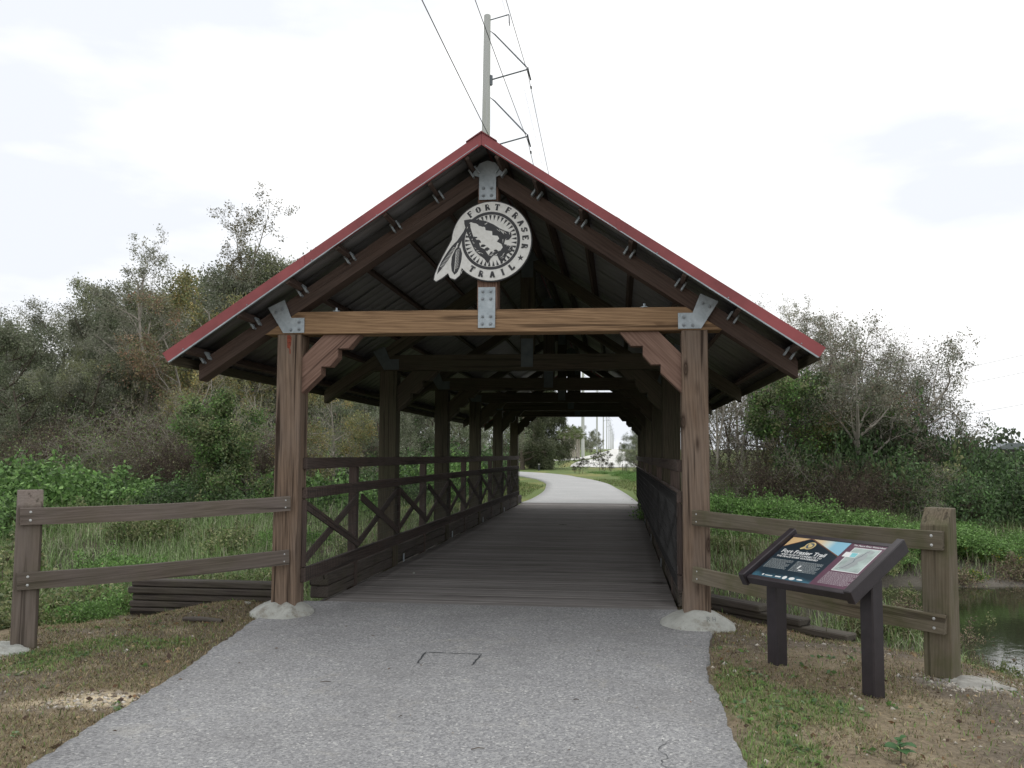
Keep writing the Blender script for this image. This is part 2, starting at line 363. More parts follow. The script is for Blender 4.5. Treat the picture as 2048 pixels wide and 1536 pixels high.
def ribbon(name, L, R, mat, z0, label, thick=.03, follow=True, sub=1, jit=.0):
    """sheet between two polylines that follows the ground"""
    V = []; F = []; K = 8
    for i, (a, b) in enumerate(zip(L, R)):
        for j in range(K+1):
            t = j/K; x = a[0]*(1-t)+b[0]*t; y = a[1]*(1-t)+b[1]*t
            if j in (0, K): x += rnd.uniform(-jit, jit)
            z = (tz(x, y) if follow else 0)+z0; V.append((x, y, z))
    n_ = len(L)
    for i in range(n_-1):
        for j in range(K): a = i*(K+1)+j; F.append((a, a+1, a+K+2, a+K+1))
    # skirt
    base = len(V)
    for i in range(n_):
        for j in (0, K): x, y, z = V[i*(K+1)+j]; V.append((x, y, z-thick-.03))
    for i in range(n_-1):
        F.append((i*(K+1), (i+1)*(K+1), base+2*(i+1), base+2*i)); F.append((i*(K+1)+K, base+2*i+1, base+2*i+3, (i+1)*(K+1)+K))
    return tag(mesh_obj(name, arr_mesh(name, V, F, smooth=False), mat), label, None, None, 'structure')
yy = np.arange(-14, .851, .05)
yy = np.append(yy[yy < .82], .835)
ribbon('path', [(path_l(y)+.05*(vnoise(np.array([y]), np.array([0.]), 3, 3, 21)[0]-.5), y) for y in yy], [(path_r(y)+.06*(vnoise(np.array([y]), np.array([5.]), 3, 3, 22)[0]-.5), y) for y in yy], M_asph, 0.0, 'grey asphalt path leading up to the bridge deck', follow=False, jit=.012)
# saw-cut rectangle and a meandering crack in the asphalt
def strip(name, pts, wd, z, label):
    V = []; F = []
    for i, p in enumerate(pts):
        a = np.array(pts[max(i-1, 0)]); b = np.array(pts[min(i+1, len(pts)-1)]); t = (b-a)/(np.linalg.norm(b-a)+1e-9); n_ = np.array([-t[1], t[0]])*wd/2*rnd.uniform(.6, 1.3)
        V += [(p[0]+n_[0], p[1]+n_[1], z), (p[0]-n_[0], p[1]-n_[1], z)]
        if i: k = 2*i; F.append((k-2, k-1, k+1, k))
    return tag(mesh_obj(name, arr_mesh(name, V, F), M_wire), label, None, None, 'structure')
def dense(a, b, n_=12, j=.004): return [(a[0]+(b[0]-a[0])*i/n_+rnd.uniform(-j, j), a[1]+(b[1]-a[1])*i/n_+rnd.uniform(-j, j)) for i in range(n_+1)]
q = [(-1.46, -1.36), (-1.03, -1.37), (-1.04, -1.71), (-1.44, -1.72)]
strip('path_saw_cut', dense(q[3], q[0])+dense(q[0], q[1])[1:]+dense(q[1], q[2])[1:], .012, .004, 'thin dark rectangular saw cut in the asphalt path')
strip('path_saw_cut', dense(q[3], (-1.25, -1.722), 8), .004, .004, 'faint near edge of the rectangular saw cut')
strip('path_crack', [(.22+.02*sin(i*.9)+rnd.uniform(-.012, .012), -3.25-.03*i) for i in range(24)], .004, .004, 'fine crack near the right edge of the path')
for (x0, y0, a0, l0) in ((-1.9, -2.6, .4, .12), (-.35, -2.9, 2.0, .05), (-.8, -3.1, .2, .05)):
    pass
# far path beyond the bridge: bends left, comes back, follows the poles
cl = [(-1.2, 20.0, 3.7), (-1.2, 22, 3.5), (-1.35, 27, 3.3), (-1.7, 33, 3.2), (-2.4, 41, 3.3), (-4.2, 51, 3.6), (-7.4, 62, 4.4), (-12, 70, 5.0), (-18, 73, 5.5), (-26, 75, 6), (-38, 80, 6)]
def offs(cl):
    L = []; R = []
    P_ = []
    for i in range(len(cl)-1):
        for k in range(6):
            t = k/6; p0 = cl[max(i-1, 0)]; p1 = cl[i]; p2 = cl[i+1]; p3 = cl[min(i+2, len(cl)-1)]
            P_.append(tuple(.5*((2*p1[d])+(-p0[d]+p2[d])*t+(2*p0[d]-5*p1[d]+4*p2[d]-p3[d])*t*t+(-p0[d]+3*p1[d]-3*p2[d]+p3[d])*t**3) for d in range(3)))
    P_.append(cl[-1])
    for i, p in enumerate(P_):
        a = P_[max(i-1, 0)]; b = P_[min(i+1, len(P_)-1)]; dx, dy = b[0]-a[0], b[1]-a[1]; l_ = sqrt(dx*dx+dy*dy); hw = p[2]/2
        L.append((p[0]-dy/l_*hw, p[1]+dx/l_*hw)); R.append((p[0]+dy/l_*hw, p[1]-dx/l_*hw))
    return L, R
L, R = offs(cl); ribbon('far_path', L, R, M_path2, .035, 'pale path curving left beyond the far end of the bridge')
L, R = offs([(-22, 108, 3), (-17, 112, 3), (-11, 122, 3.2), (-8.0, 145, 3), (-6.6, 180, 3), (-5.6, 260, 3), (-4.4, 420, 3), (-3.5, 800, 3)])
ribbon('trail_strip', L, R, M_grav, .05, 'thin pale strip of trail running along the concrete poles')
L, R = offs([(at(1245, 96), 96, 12), (at(1248, 112), 112, 13), (at(1242, 150), 150, 9.5), (at(1240, 200), 200, 8.5), (at(1236, 300), 300, 7), (at(1233, 500), 500, 6.5), (at(1231, 900), 900, 7), (at(1231, 1500), 1500, 7)])
ribbon('gravel_road', L, R, M_grav, .06, 'wide white gravel road running straight uphill to the horizon')
V = [(-1.5, 1.5, -1), (40, 1.5, -1), (40, 14, -1), (-1.5, 14, -1), (3.2, -6, -1), (40, -6, -1)]
me = arr_mesh('pond_water', V, [(0, 1, 2, 3), (4, 5, 1, 0)]); tag(mesh_obj('pond_water', me, M_water), 'still dark green water below the right bank', None, None, 'structure')

# ------------------------------------------------------------------ covered bridge
CX = -1.21; XL = -2.99; XR = .57; PW = .235; SL = .668
FR = [0, 3.72, 7.44, 11.16, 14.88, 18.6]
BR = root('covered_bridge', (CX, 9.4, 0), 'timber covered footbridge with red-edged gable roof', 'bridge')
ang = math.atan(SL); cs, sn = cos(ang), sin(ang)
zt = 2.63; ztt = 2.845
def side_x(s): return CX+s*1.0
RB = 4.065            # underside of rafters at the ridge
def rz(x): return RB-SL*abs(x-CX)
for k, y in enumerate(FR):
    yc = y+PW/2
    for s in (-1, 1):
        xi = XL if s < 0 else XR; xc = xi+s*PW/2
        z0 = .02 if k == 0 else -1.2
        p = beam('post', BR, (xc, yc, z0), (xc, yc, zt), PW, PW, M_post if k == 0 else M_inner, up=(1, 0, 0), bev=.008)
        # knee brace with stepped lower edge, cut against post and beam
        mir = lambda P: [((xi-s*a), z) for a, z in P]
        prof = [(0, 2.42), (.205, zt-.003), (.56, zt-.003), (.45, 2.497), (.345, 2.497), (.345, 2.41), (.27, 2.325), (.185, 2.325), (.185, 2.25), (0, 2.07)]
        fr = (Vector((0, yc+.07, 0)), Vector((1, 0, 0)), Vector((0, 0, 1)), Vector((0, -1, 0)))
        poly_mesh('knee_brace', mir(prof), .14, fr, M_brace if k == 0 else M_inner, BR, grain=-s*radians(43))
    me_t = None
    bm = bmesh.new(); b0, b1 = (RB-zt)/SL-.004, (RB-ztt)/SL-.004; hw = PW/2-.003; zc_ = (zt+ztt)/2
    vs = [bm.verts.new((px_, py_, pz_-zc_)) for py_ in (-hw, hw) for px_, pz_ in ((-b0, zt+.001), (b0, zt+.001), (b1, ztt-.001), (-b1, ztt-.001))]
    for f_ in ((0, 1, 2, 3), (7, 6, 5, 4), (0, 4, 5, 1), (1, 5, 6, 2), (2, 6, 7, 3), (3, 7, 4, 0)): bm.faces.new([vs[i_] for i_ in f_])
    bmesh.ops.recalc_face_normals(bm, faces=bm.faces[:]); bmesh.ops.bevel(bm, geom=bm.edges[:], offset=.006, segments=1, affect='EDGES')
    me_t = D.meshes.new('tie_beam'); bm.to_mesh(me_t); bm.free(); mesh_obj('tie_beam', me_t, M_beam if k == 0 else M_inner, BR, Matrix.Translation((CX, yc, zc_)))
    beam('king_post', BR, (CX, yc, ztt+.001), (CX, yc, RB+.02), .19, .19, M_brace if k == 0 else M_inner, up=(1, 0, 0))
    for s in (-1, 1):   # rafters, plumb-cut tails
        th = .175
        x0, x1 = (.002, 2.80)
        pr = [(CX+s*x0, RB-SL*x0), (CX+s*x1, RB-SL*x1), (CX+s*x1, RB-SL*x1+.15), (CX+s*(x1-.03), RB-SL*(x1-.03)+th), (CX+s*x0, RB-SL*x0+th)]
        fr = (Vector((0, yc+.095, 0)), Vector((1, 0, 0)), Vector((0, 0, 1)), Vector((0, -1, 0)))
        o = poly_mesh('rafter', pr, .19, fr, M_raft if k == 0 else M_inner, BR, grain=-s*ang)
    # gusset plates on the front of every truss
    yf = y-.001; fr = (Vector((0, yf, 0)), Vector((1, 0, 0)), Vector((0, 0, 1)), Vector((0, -1, 0)))
    def bolts(plate, pts):
        if k > 0: return
        for bx, bz in pts:
            bm = bmesh.new(); bmesh.ops.create_cone(bm, segments=12, radius1=.017, radius2=.016, depth=.004, cap_ends=True, matrix=Matrix.Translation((0, 0, .002)))
            bmesh.ops.create_cone(bm, segments=6, radius1=.011, radius2=.011, depth=.014, cap_ends=True, matrix=Matrix.Translation((0, 0, .011)))
            bmesh.ops.create_cone(bm, segments=8, radius1=.006, radius2=.005, depth=.012, cap_ends=True, matrix=Matrix.Translation((0, 0, .022)))
            mb = D.meshes.new('bolt'); bm.to_mesh(mb); bm.free()
            mesh_obj('bolt', mb, M_bolt, plate, Matrix.Translation((bx, y-.013, bz)) @ Matrix.Rotation(pi/2, 4, 'X'))
    g = poly_mesh('gusset_plate', [(CX-.08, 2.67), (CX+.08, 2.67), (CX+.08, 3.05), (CX-.08, 3.05)], .012, fr, M_galv if k == 0 else M_dksteel, BR)
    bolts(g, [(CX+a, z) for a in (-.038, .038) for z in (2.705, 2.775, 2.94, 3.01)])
    g = poly_mesh('gusset_plate', [(CX-.08, 3.88), (CX+.08, 3.88), (CX+.08, 4.1), (CX+.15, 4.12), (CX+.075, 4.23), (CX, 4.255), (CX-.075, 4.23), (CX-.15, 4.12), (CX-.08, 4.1)], .012, fr, M_galv if k == 0 else M_dksteel, BR)
    bolts(g, [(CX+a, z) for a in (-.038, .038) for z in (3.92, 3.99)])
    for s in (-1, 1):
        xi = XL if s < 0 else XR
        P_ = [(xi-s*.03, zt+.012), (xi-s*.03, 2.785), (xi+s*.10, 2.785), (xi+s*.17, 2.96), (xi+s*.33, 2.885), (xi+s*.175, zt+.012)]
        g = poly_mesh('gusset_plate', P_, .012, fr, M_galv if k == 0 else M_dksteel, BR)
        bolts(g, [(xi+s*.02, 2.675), (xi+s*.10, 2.67), (xi+s*.02, 2.745), (xi+s*.19, 2.87), (xi+s*.25, 2.84)])
        if k == 0:
            beam('bearing_plate', BR, (xi+s*.072, yc-.01, zt+.0035), (xi+s*.24, yc-.01, zt+.0035), PW+.02, .005, M_galv, bev=0) if False else None
            bm = bmesh.new(); bmesh.ops.create_cone(bm, segments=8, radius1=.035, radius2=.035, depth=.008, cap_ends=True, matrix=Matrix.Translation((0, 0, .004)))
            bmesh.ops.create_cone(bm, segments=6, radius1=.013, radius2=.011, depth=.03, cap_ends=True, matrix=Matrix.Translation((0, 0, .022)))
            mb = D.meshes.new('anchor_bolt'); bm.to_mesh(mb); bm.free()
            mesh_obj('anchor_bolt', mb, M_galv, BR, Matrix.Translation((xi-s*.33, y+.03, ztt)))
# purlins on top of the rafters, running the whole length, and their galvanised clips
Y0, Y1 = -.375, FR[-1]+PW+.42
PX = [.13, .47, .88, 1.32, 1.78, 2.24, 2.73]
def rafter_top(a): return RB+.175-SL*a
clipm = None
for s in (-1, 1):
    for a in PX:
        n_ = Vector((s*sn, 0, cs)); base = Vector((CX+s*a, 0, rafter_top(a))); c_ = base+n_*.045
        for (ya, yb) in ((Y0, 5.5), (5.503, 11.3), (11.303, Y1)):
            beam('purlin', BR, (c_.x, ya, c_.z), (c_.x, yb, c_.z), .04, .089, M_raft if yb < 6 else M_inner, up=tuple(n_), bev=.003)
        for e in (-1, 1):      # clip: bent strap either side of the purlin over the rafter face
            t = Vector((s*cs, 0, -sn)); p_ = base+t*(e*.033)
            beam('purlin_clip', BR, tuple(p_+n_*.035+Vector((0, .006, 0))), tuple(p_-n_*.05+Vector((0, .006, 0))), .09, .018, M_galv, up=tuple(t), bev=.002)
# ribbed roof sheets
def roof_sheet(s, ya, yb):
    th = .10; L_ = 2.965/cs; V = []; F = []; cols = []
    prof = []; y = ya
    while y < yb-.001:
        prof += [(y, 0), (y+.02, .0), (y+.03, .012), (y+.055, .012), (y+.07, 0)]; y += .225
    prof += [(yb, 0)]
    for (yy_, hh) in prof:
        for a in (.01, 2.93):
            for lay in (0, .003):
                z = RB+.175-SL*a+.089/cs+.004+(hh+lay)/cs; V.append((CX+s*a, yy_, z))
    m_ = len(prof)
    for i in range(m_-1):
        b = i*4; F += [(b, b+2, b+6, b+4), (b+1, b+5, b+7, b+3), (b+2, b+3, b+7, b+6), (b, b+4, b+5, b+1)]
    V = np.array(V); c_ = V.mean(0)
    o = mesh_obj('roof_sheet', arr_mesh('roof_sheet', V-c_, F), M_roofin, BR, Matrix.Translation(c_)); return o
me_r = {}
ns = 21; wd_ = (Y1-Y0+.02)/ns
for s in (-1, 1):
    first = roof_sheet(s, Y0-.01, Y0-.01+wd_)
    first.data.materials.append(M_red)
    for i in range(1, ns):
        o = first.copy(); C.objects.link(o); o.parent = BR; o.location = first.location+Vector((0, wd_*i, 0))
# fascia trim: front and back rakes, eave trim, ridge cap
ftop = RB+.175+.089/cs+.035
for (yf, sgn) in ((Y0-.012, -1), (Y1+.012, 1)):
    for s in (-1, 1):
        h = .112
        P_ = [(CX+s*.001, ftop), (CX+s*2.95, ftop-SL*2.95), (CX+s*(2.95-.054), ftop-SL*2.95-.080), (CX+s*.001, ftop-h)]
        fr = (Vector((0, yf-(0 if sgn < 0 else -.02), 0)), Vector((1, 0, 0)), Vector((0, 0, 1)), Vector((0, -1, 0)))
        poly_mesh('rake_trim', P_, .02, fr, M_red, BR)
        # return lip under the trim
        lip = [(CX+s*.03, ftop-h-.0), (CX+s*(2.95-.054), ftop-SL*2.95-.080), (CX+s*(2.95-.07), ftop-SL*2.95-.084), (CX+s*.03, ftop-h-.006)]
        fr2 = (Vector((0, yf-.001-(0 if sgn < 0 else -.02), 0)), Vector((1, 0, 0)), Vector((0, 0, 1)), Vector((0, -1, 0)))
        poly_mesh('trim_lip', lip, .022, fr2, M_galv, BR)
for s in (-1, 1):
    for i in range(5):
        a_ = .35+i*.6; bm = bmesh.new(); bmesh.ops.create_cone(bm, segments=6, radius1=.007, radius2=.006, depth=.008, cap_ends=True)
        mb = D.meshes.new('screw'); bm.to_mesh(mb); bm.free(); mesh_obj('screw', mb, M_bolt, BR, Matrix.Translation((CX+s*a_, Y0-.036, ftop-SL*a_-.097)) @ Matrix.Rotation(pi/2, 4, 'X'))
    al = 1.62 if s < 0 else 1.2
    lap = [(CX+s*al, ftop-SL*al+.0015), (CX+s*(al+.035), ftop-SL*(al+.035)+.0015), (CX+s*(al+.035), ftop-SL*(al+.035)-h+.004), (CX+s*al, ftop-SL*al-h+.004)]
    poly_mesh('trim_lap', lap, .003, (Vector((0, Y0-.0325, 0)), Vector((1, 0, 0)), Vector((0, 0, 1)), Vector((0, -1, 0))), M_red, BR)
for s in (-1, 1):
    a = 2.905; zz = RB+.175-SL*a+.107-.036
    beam('eave_board', BR, (CX+s*a, Y0+.03, zz-.012), (CX+s*a, Y1-.03, zz-.012), .03, .09, M_inner, bev=.003)
V = []; F = []
for i, y in enumerate((Y0-.045, Y1+.045)):
    for a, dz in ((-.14, 0), (-.14, .007), (0, .007), (.14, .007), (.14, 0), (0, -.004)):
        V.append((CX+a, y, ftop+.006-SL*abs(a)+dz))
for i in range(6): F.append((i, (i+1) % 6, 6+(i+1) % 6, 6+i))
F += [(0, 1, 2, 5), (5, 2, 3, 4), (6, 11, 8, 7), (11, 10, 9, 8)]
mesh_obj('ridge_cap', arr_mesh('ridge_cap', V, F), M_red, BR)
# deck: planks across
y = .86; me_p = None; i = 0
while y < 20.0:
    wd = .142; dz = rnd.uniform(-.002, .002)
    o = beam('deck_plank', BR, (XL+.0, y+wd/2, -.03+dz), (XR-.0, y+wd/2, -.03+dz), wd, .055, M_deck, bev=.004)
    y += wd+.007
YD = y
for x in (XL-.12, CX-.9, CX, CX+.9, XR+.12):
    beam('stringer', BR, (x, 1.0, -.30), (x, YD, -.30), .16, .46, M_old)
# curbs: top timber in lengths over scupper blocks, with steel brackets
for s in (-1, 1):
    xi = XL if s < 0 else XR; xc = xi+s*.112; cw = .2
    for a, b in ((.98, 3.70), (3.97, 7.42), (7.69, 11.14), (11.41, 14.86), (15.13, 18.58), (18.85, 19.9)):
        beam('curb_timber', BR, (xc, a, .19), (xc, b, .19), cw, .125, M_old, bev=.014)
        beam('curb_timber', BR, (xc-s*.004, a+.01, .063), (xc-s*.004, b-.02, .063), cw-.01, .122, M_old, bev=.012)
        if b > 4 and b < 19:
            for yb in (a+.25,): beam('curb_bracket', BR, (xi-s*.006, yb, .06), (xi-s*.006, yb+.07, .06), .008, .11, M_galv, bev=.002)
# railings
for s in (-1, 1):
    xi = XL if s < 0 else XR; t = -s
    def X(o_): return xi+t*o_
    for k in range(5):
        ya = FR[k]+.12+(.0 if k else 0); yb = FR[k+1]+.115
        for (z0, z1, o_) in ((1.35, 1.46, .022), (1.07, 1.175, .022), (.285, .42, .022)):
            beam('rail', BR, (X(o_), ya, (z0+z1)/2), (X(o_), yb-.004, (z0+z1)/2), .044, z1-z0, M_rail, bev=.005)
        ym = (ya+yb)/2
        beam('rail_post', BR, (xi+s*.05, ym, -.2), (xi+s*.05, ym, 1.42), .095, .095, M_rail, up=(1, 0, 0))
        for (a, b) in ((ya+.02, ym), (ym, yb-.02)):
            up_first = (a > ym-.1)
            zz0, zz1 = .43, 1.06
            # the two crossing members in separate planes
            L_ = Vector((0, b-a, zz1-zz0)); ext = .0
            for (za, zb, o_) in ((zz1-.06, zz0+.05, .030), (zz0+.05, zz1-.06, .0085)):
                beam('cross_brace', BR, (X(o_), a+.045, za), (X(o_), b-.045, zb), .02, .085, M_rail, up=(0, 0, 1), bev=.002)
        beam('panel_stile', BR, (X(.0215), ya+.022, .43), (X(.0215), ya+.022, 1.06), .042, .04, M_rail, up=(1, 0, 0), bev=.003)
        # welded wire mesh, one sheet per bay
        P_ = []
        yv = ya+.05
        while yv < yb-.03: P_.append(([(X(.048), yv, .30), (X(.048), yv, 1.16)], [.0017]*2)); yv += .051
        zv = .32
        while zv < 1.16: P_.append(([(X(.051), ya+.03, zv), (X(.051), yb-.02, zv)], [.0017]*2)); zv += .102
        o = tube_obj('wire_mesh', P_, M_mesh, BR, sides=3); o['kind'] = 'stuff'
# concrete footings
def blob(name, cx, cy, rx, ry, h, seed, mat, parent, z0=0., lump=.12, extra=None):
    V = []; F = []; nr, na = 14, 40
    for i in range(nr+1):
        r = i/nr
        for j in range(na):
            a = j*2*pi/na; nn = noise.noise(Vector((cos(a)*1.3*r+seed, sin(a)*1.3*r, seed*.7)))
            rr = r*(1+lump*noise.noise(Vector((cos(a)*1.2, sin(a)*1.2, seed))))
            z = h*(1-r**2.2)*(1+.25*nn) + .010*noise.noise(Vector((cos(a)*5*r, sin(a)*5*r, seed)))
            if extra: z += extra(r, a)
            V.append((rx*rr*cos(a), ry*rr*sin(a), z if r < 1 else -.05))
    for i in range(nr):
        for j in range(na): F.append((i*na+j, i*na+(j+1) % na, (i+1)*na+(j+1) % na, (i+1)*na+j))
    return mesh_obj(name, arr_mesh(name, V, F, smooth=True), mat, parent, Matrix.Translation((cx, cy, z0)))
fl = blob('concrete_footing', XL-PW/2-.04, .10, .335, .32, .135, 3.1, M_conc, BR, lump=.35, extra=lambda r, a: -.045*math.exp(-((a-4.9)/.35)**2)*(r > .2))
fr_ = blob('concrete_footing', XR+PW/2, .10, .345, .34, .135, 8.2, M_conc, BR, lump=.06)

# small stroke lettering for the round sign and the scratched initials
GL = {'F': [((1, 0), (1, 7)), ((0, 6.6), (4.8, 6.6)), ((1, 3.7), (3.6, 3.7)), ((-.2, .3), (2.4, .3)), ((4.6, 6.8), (4.6, 5.2)), ((3.6, 4.4), (3.6, 3))],
      'O': [((2.5, .3), (.9, 1.2)), ((.9, 1.2), (.5, 3.5)), ((.5, 3.5), (.9, 5.8)), ((.9, 5.8), (2.5, 6.7)), ((2.5, 6.7), (4.1, 5.8)), ((4.1, 5.8), (4.5, 3.5)), ((4.5, 3.5), (4.1, 1.2)), ((4.1, 1.2), (2.5, .3))],
      'R': [((1, 0), (1, 7)), ((0, 6.6), (3.2, 6.6)), ((3.2, 6.6), (4.3, 5.3)), ((4.3, 5.3), (3.2, 3.7)), ((3.2, 3.7), (1, 3.7)), ((2.8, 3.7), (4.6, .4)), ((-.2, .3), (2.2, .3)), ((3.9, .3), (5.4, .3))],
      'T': [((2.5, 0), (2.5, 7)), ((-.2, 6.6), (5.2, 6.6)), ((0, 6.8), (0, 5)), ((5, 6.8), (5, 5)), ((1.2, .3), (3.8, .3))],
      'A': [((.6, .4), (2.5, 6.8)), ((2.5, 6.8), (4.5, .4)), ((1.3, 2.4), (3.8, 2.4)), ((-.4, .3), (1.6, .3)), ((3.4, .3), (5.6, .3))],
      'S': [((4.2, 6.8), (4.2, 5)), ((4.2, 6), (2.3, 6.7)), ((2.3, 6.7), (.8, 5.6)), ((.8, 5.6), (1.4, 4.2)), ((1.4, 4.2), (3.6, 3)), ((3.6, 3), (4.3, 1.6)), ((4.3, 1.6), (2.6, .3)), ((2.6, .3), (.7, 1)), ((.7, 2), (.7, .1))],
      'E': [((1, 0), (1, 7)), ((0, 6.6), (4.6, 6.6)), ((1, 3.6), (3.4, 3.6)), ((0, .4), (4.8, .4)), ((4.5, 6.8), (4.5, 5.3)), ((4.7, 1.8), (4.7, .2)), ((3.4, 4.3), (3.4, 2.9))],
      'I': [((2.5, 0), (2.5, 7)), ((1.1, 6.7), (3.9, 6.7)), ((1.1, .3), (3.9, .3))],
      'L': [((1.3, 0), (1.3, 7)), ((0, 6.7), (2.7, 6.7)), ((0, .4), (4.6, .4)), ((4.5, 2.2), (4.5, .2))],
      'H': [((.8, 0), (.8, 7)), ((4.2, 0), (4.2, 7)), ((.8, 3.5), (4.2, 3.5))]}
def glyph(ch, h, vw=1.6, hw=.75):
    """returns flat quads (2-D) of one letter, centred"""
    k = h/7; Q = []
    for i, ((x0, y0), (x1, y1)) in enumerate(GL[ch]):
        dx, dy = x1-x0, y1-y0; l_ = sqrt(dx*dx+dy*dy); wv = (vw if abs(dy) > abs(dx)*1.2 else hw)
        if l_ < 2.0: wv = .8 if wv > 1 and ch not in 'OS' else wv
        nx_, ny_ = -dy/l_*wv/2, dx/l_*wv/2
        Q.append([((x-2.5)*k, (y_-3.5)*k) for x, y_ in ((x0+nx_, y0+ny_), (x1+nx_, y1+ny_), (x1-nx_, y1-ny_), (x0-nx_, y0-ny_))])
    return Q
def flat_mesh(name, polys, frame, mat, parent, off, step=.00015):
    """flat print / thin relief polygons lifted off their board"""
    o_, ux, uz, n = frame; bm = bmesh.new()
    xs_ = [p[0] for P in polys for p in P]; zs_ = [p[1] for P in polys for p in P]; cx = sum(xs_)/len(xs_); cz = sum(zs_)/len(zs_)
    for i, P in enumerate(polys):
        f = bm.faces.new([bm.verts.new((p[0]-cx, p[1]-cz, i*step)) for p in P])
    bmesh.ops.triangulate(bm, faces=bm.faces[:])
    for f in bm.faces:
        if f.normal.z < 0: f.normal_flip()
    me = D.meshes.new(name); bm.to_mesh(me); bm.free()
    Mx = Matrix.Identity(4); pos = o_+ux*cx+uz*cz+n*off
    for i in range(3): Mx[i][0] = ux[i]; Mx[i][1] = uz[i]; Mx[i][2] = n[i]; Mx[i][3] = pos[i]
    return mesh_obj(name, me, mat, parent, Mx)
polys = []
for i, ch in enumerate('RH'):
    for P in glyph(ch, .042, .6, .6): polys.append([(a+i*.05, b) for a, b in P])
fm = (Vector((XR+PW/2+.075, -.150, .088)), Vector((1, 0, 0)), Vector((0, .62, .78)), Vector((0, -.78, .62)))
flat_mesh('scratched_initials', polys, fm, M_dksteel, fr_, .008)

flat_mesh('paint_mark', [[(-3.125, 2.50), (-3.10, 2.49), (-3.088, 2.53), (-3.085, 2.60), (-3.10, 2.625), (-3.13, 2.62), (-3.128, 2.56)], [(-3.10, 2.44), (-3.09, 2.445), (-3.092, 2.49), (-3.105, 2.49)]], (Vector((0, 0, 0)), Vector((1, 0, 0)), Vector((0, 0, 1)), Vector((0, -1, 0))), simple('red_marking_paint', (.24, .06, .035), .8, 0, 60, .5, 0), BR, .0012)
# ------------------------------------------------------------------ round trail sign on the king post
TS = root('trail_sign', (-1.165, -.02, 3.47), 'round white trail sign with arrowhead and two feathers in the gable', 'sign')
S0 = Vector((-1.165, -.012, 3.475)); fs = (S0, Vector((1, 0, 0)), Vector((0, 0, 1)), Vector((0, -1, 0)))
K = .372/612
def z2(px, py): return ((px-888)*K, (778-py)*K)
def arc(cx, cy, r, a0, a1, n_=40): return [(cx+r*cos(radians(a0+(a1-a0)*i/n_)), cy-r*sin(radians(a0+(a1-a0)*i/n_))) for i in range(n_+1)]
def outline(grow_):
    R_ = 612+grow_; g = grow_
    P_ = arc(888, 778, R_, 176.5, -138, 80)[:]      # clockwise from left round over the top to lower left
    P_ += [(430+g*.3, 1205+g*1.3), (405, 1300+g), (330, 1362+g), (255, 1335+g), (222, 1262+g*1.2), (140, 1330+g), (35-g*.2, 1388+g), (2-g, 1360), (20-g, 1270), (75-g, 1130), (150-g, 980-g*.4), (220-g, 850-g*.4), (268-g, 760)]
    return [z2(*p) for p in P_]
poly_mesh('backing_board', outline(14), .035, fs, M_signd, TS)
face = poly_mesh('sign_face', outline(-2), .006, fs, M_signw, TS, offset=.035)
def ringpoly(cx, cy, r0, r1, n_=64):
    out = []
    for i in range(n_):
        a0, a1 = 360*i/n_, 360*(i+1)/n_
        out.append([z2(cx+r*cos(radians(a)), cy-r*sin(radians(a))) for r, a in ((r0, a0), (r1, a0), (r1, a1), (r0, a1))])
    return out
OFF = .0415
flat_mesh('ring', ringpoly(882, 772, 405, 450), fs, M_signd, face, OFF+.001, 0)
lp = []
for ch, a, r in (('F', 127.5, 530), ('O', 112.5, 525), ('R', 96.5, 525), ('T', 80, 528), ('F', 60.5, 537), ('R', 46, 535), ('A', 30.5, 532), ('S', 17.5, 535), ('E', 4, 530), ('R', -10.5, 525)):
    t = radians(a-90); hh = 92
    cxp, cyp = 885+r*cos(radians(a)), 775-r*sin(radians(a))
    for P in glyph(ch, hh, 2.3, 1.25): lp.append([z2(cxp+(x*cos(t)-y*sin(t)), cyp-(x*sin(t)+y*cos(t))) for x, y in P])
for ch, a, r in (('T', 236, 518), ('R', 253.5, 530), ('A', 272.5, 520), ('I', 290.5, 520), ('L', 307.5, 520)):
    t = radians(a+90); hh = 92
    cxp, cyp = 885+r*cos(radians(a)), 775-r*sin(radians(a))
    for P in glyph(ch, hh, 2.3, 1.25): lp.append([z2(cxp+(x*cos(t)-y*sin(t)), cyp-(x*sin(t)+y*cos(t))) for x, y in P])
flat_mesh('lettering', lp, fs, M_signd, face, OFF+.001, .00004)
st = []
for i in range(10):
    r = 52 if i % 2 == 0 else 21; a = radians(90+36*i); st.append(z2(1338+r*cos(a), 1047-r*sin(a)))
flat_mesh('star', [st], fs, M_signd, face, OFF+.001)
rays = []
for i in range(37):
    a = radians(360*i/37+4); h_ = radians(2.9)
    rays.append([z2(882+r*cos(b), 772-r*sin(b)) for r, b in ((398, a-h_), (398, a+h_), (312, a))])
flat_mesh('rays', rays, fs, M_signd, face, OFF+.001, 0)
ah_out = [(465, 445), (560, 430), (700, 445), (800, 465), (920, 520), (1010, 580), (1090, 620), (1195, 655), (1200, 720), (1160, 765), (1100, 770), (1085, 830), (1160, 850), (1220, 880), (1215, 940), (1130, 985), (1100, 1060), (1050, 1120), (1010, 1070), (985, 1010), (930, 1000), (880, 1050), (840, 1130), (780, 1050), (700, 990), (640, 930), (585, 820), (540, 720), (500, 610), (468, 500)]
ah_in = [(560, 480), (650, 500), (720, 545), (790, 560), (800, 610), (900, 625), (905, 690), (985, 700), (1010, 740), (975, 790), (1045, 830), (1065, 880), (1030, 930), (960, 950), (880, 945), (850, 1000), (820, 960), (790, 905), (720, 870), (700, 800), (650, 740), (610, 700), (590, 640), (565, 560)]
flat_mesh('arrowhead', [[z2(*p) for p in ah_out]], fs, M_signd, face, OFF+.0018)
flat_mesh('arrowhead_face', [[z2(*p) for p in ah_in]], fs, M_signw, face, OFF+.0026)
flk = []
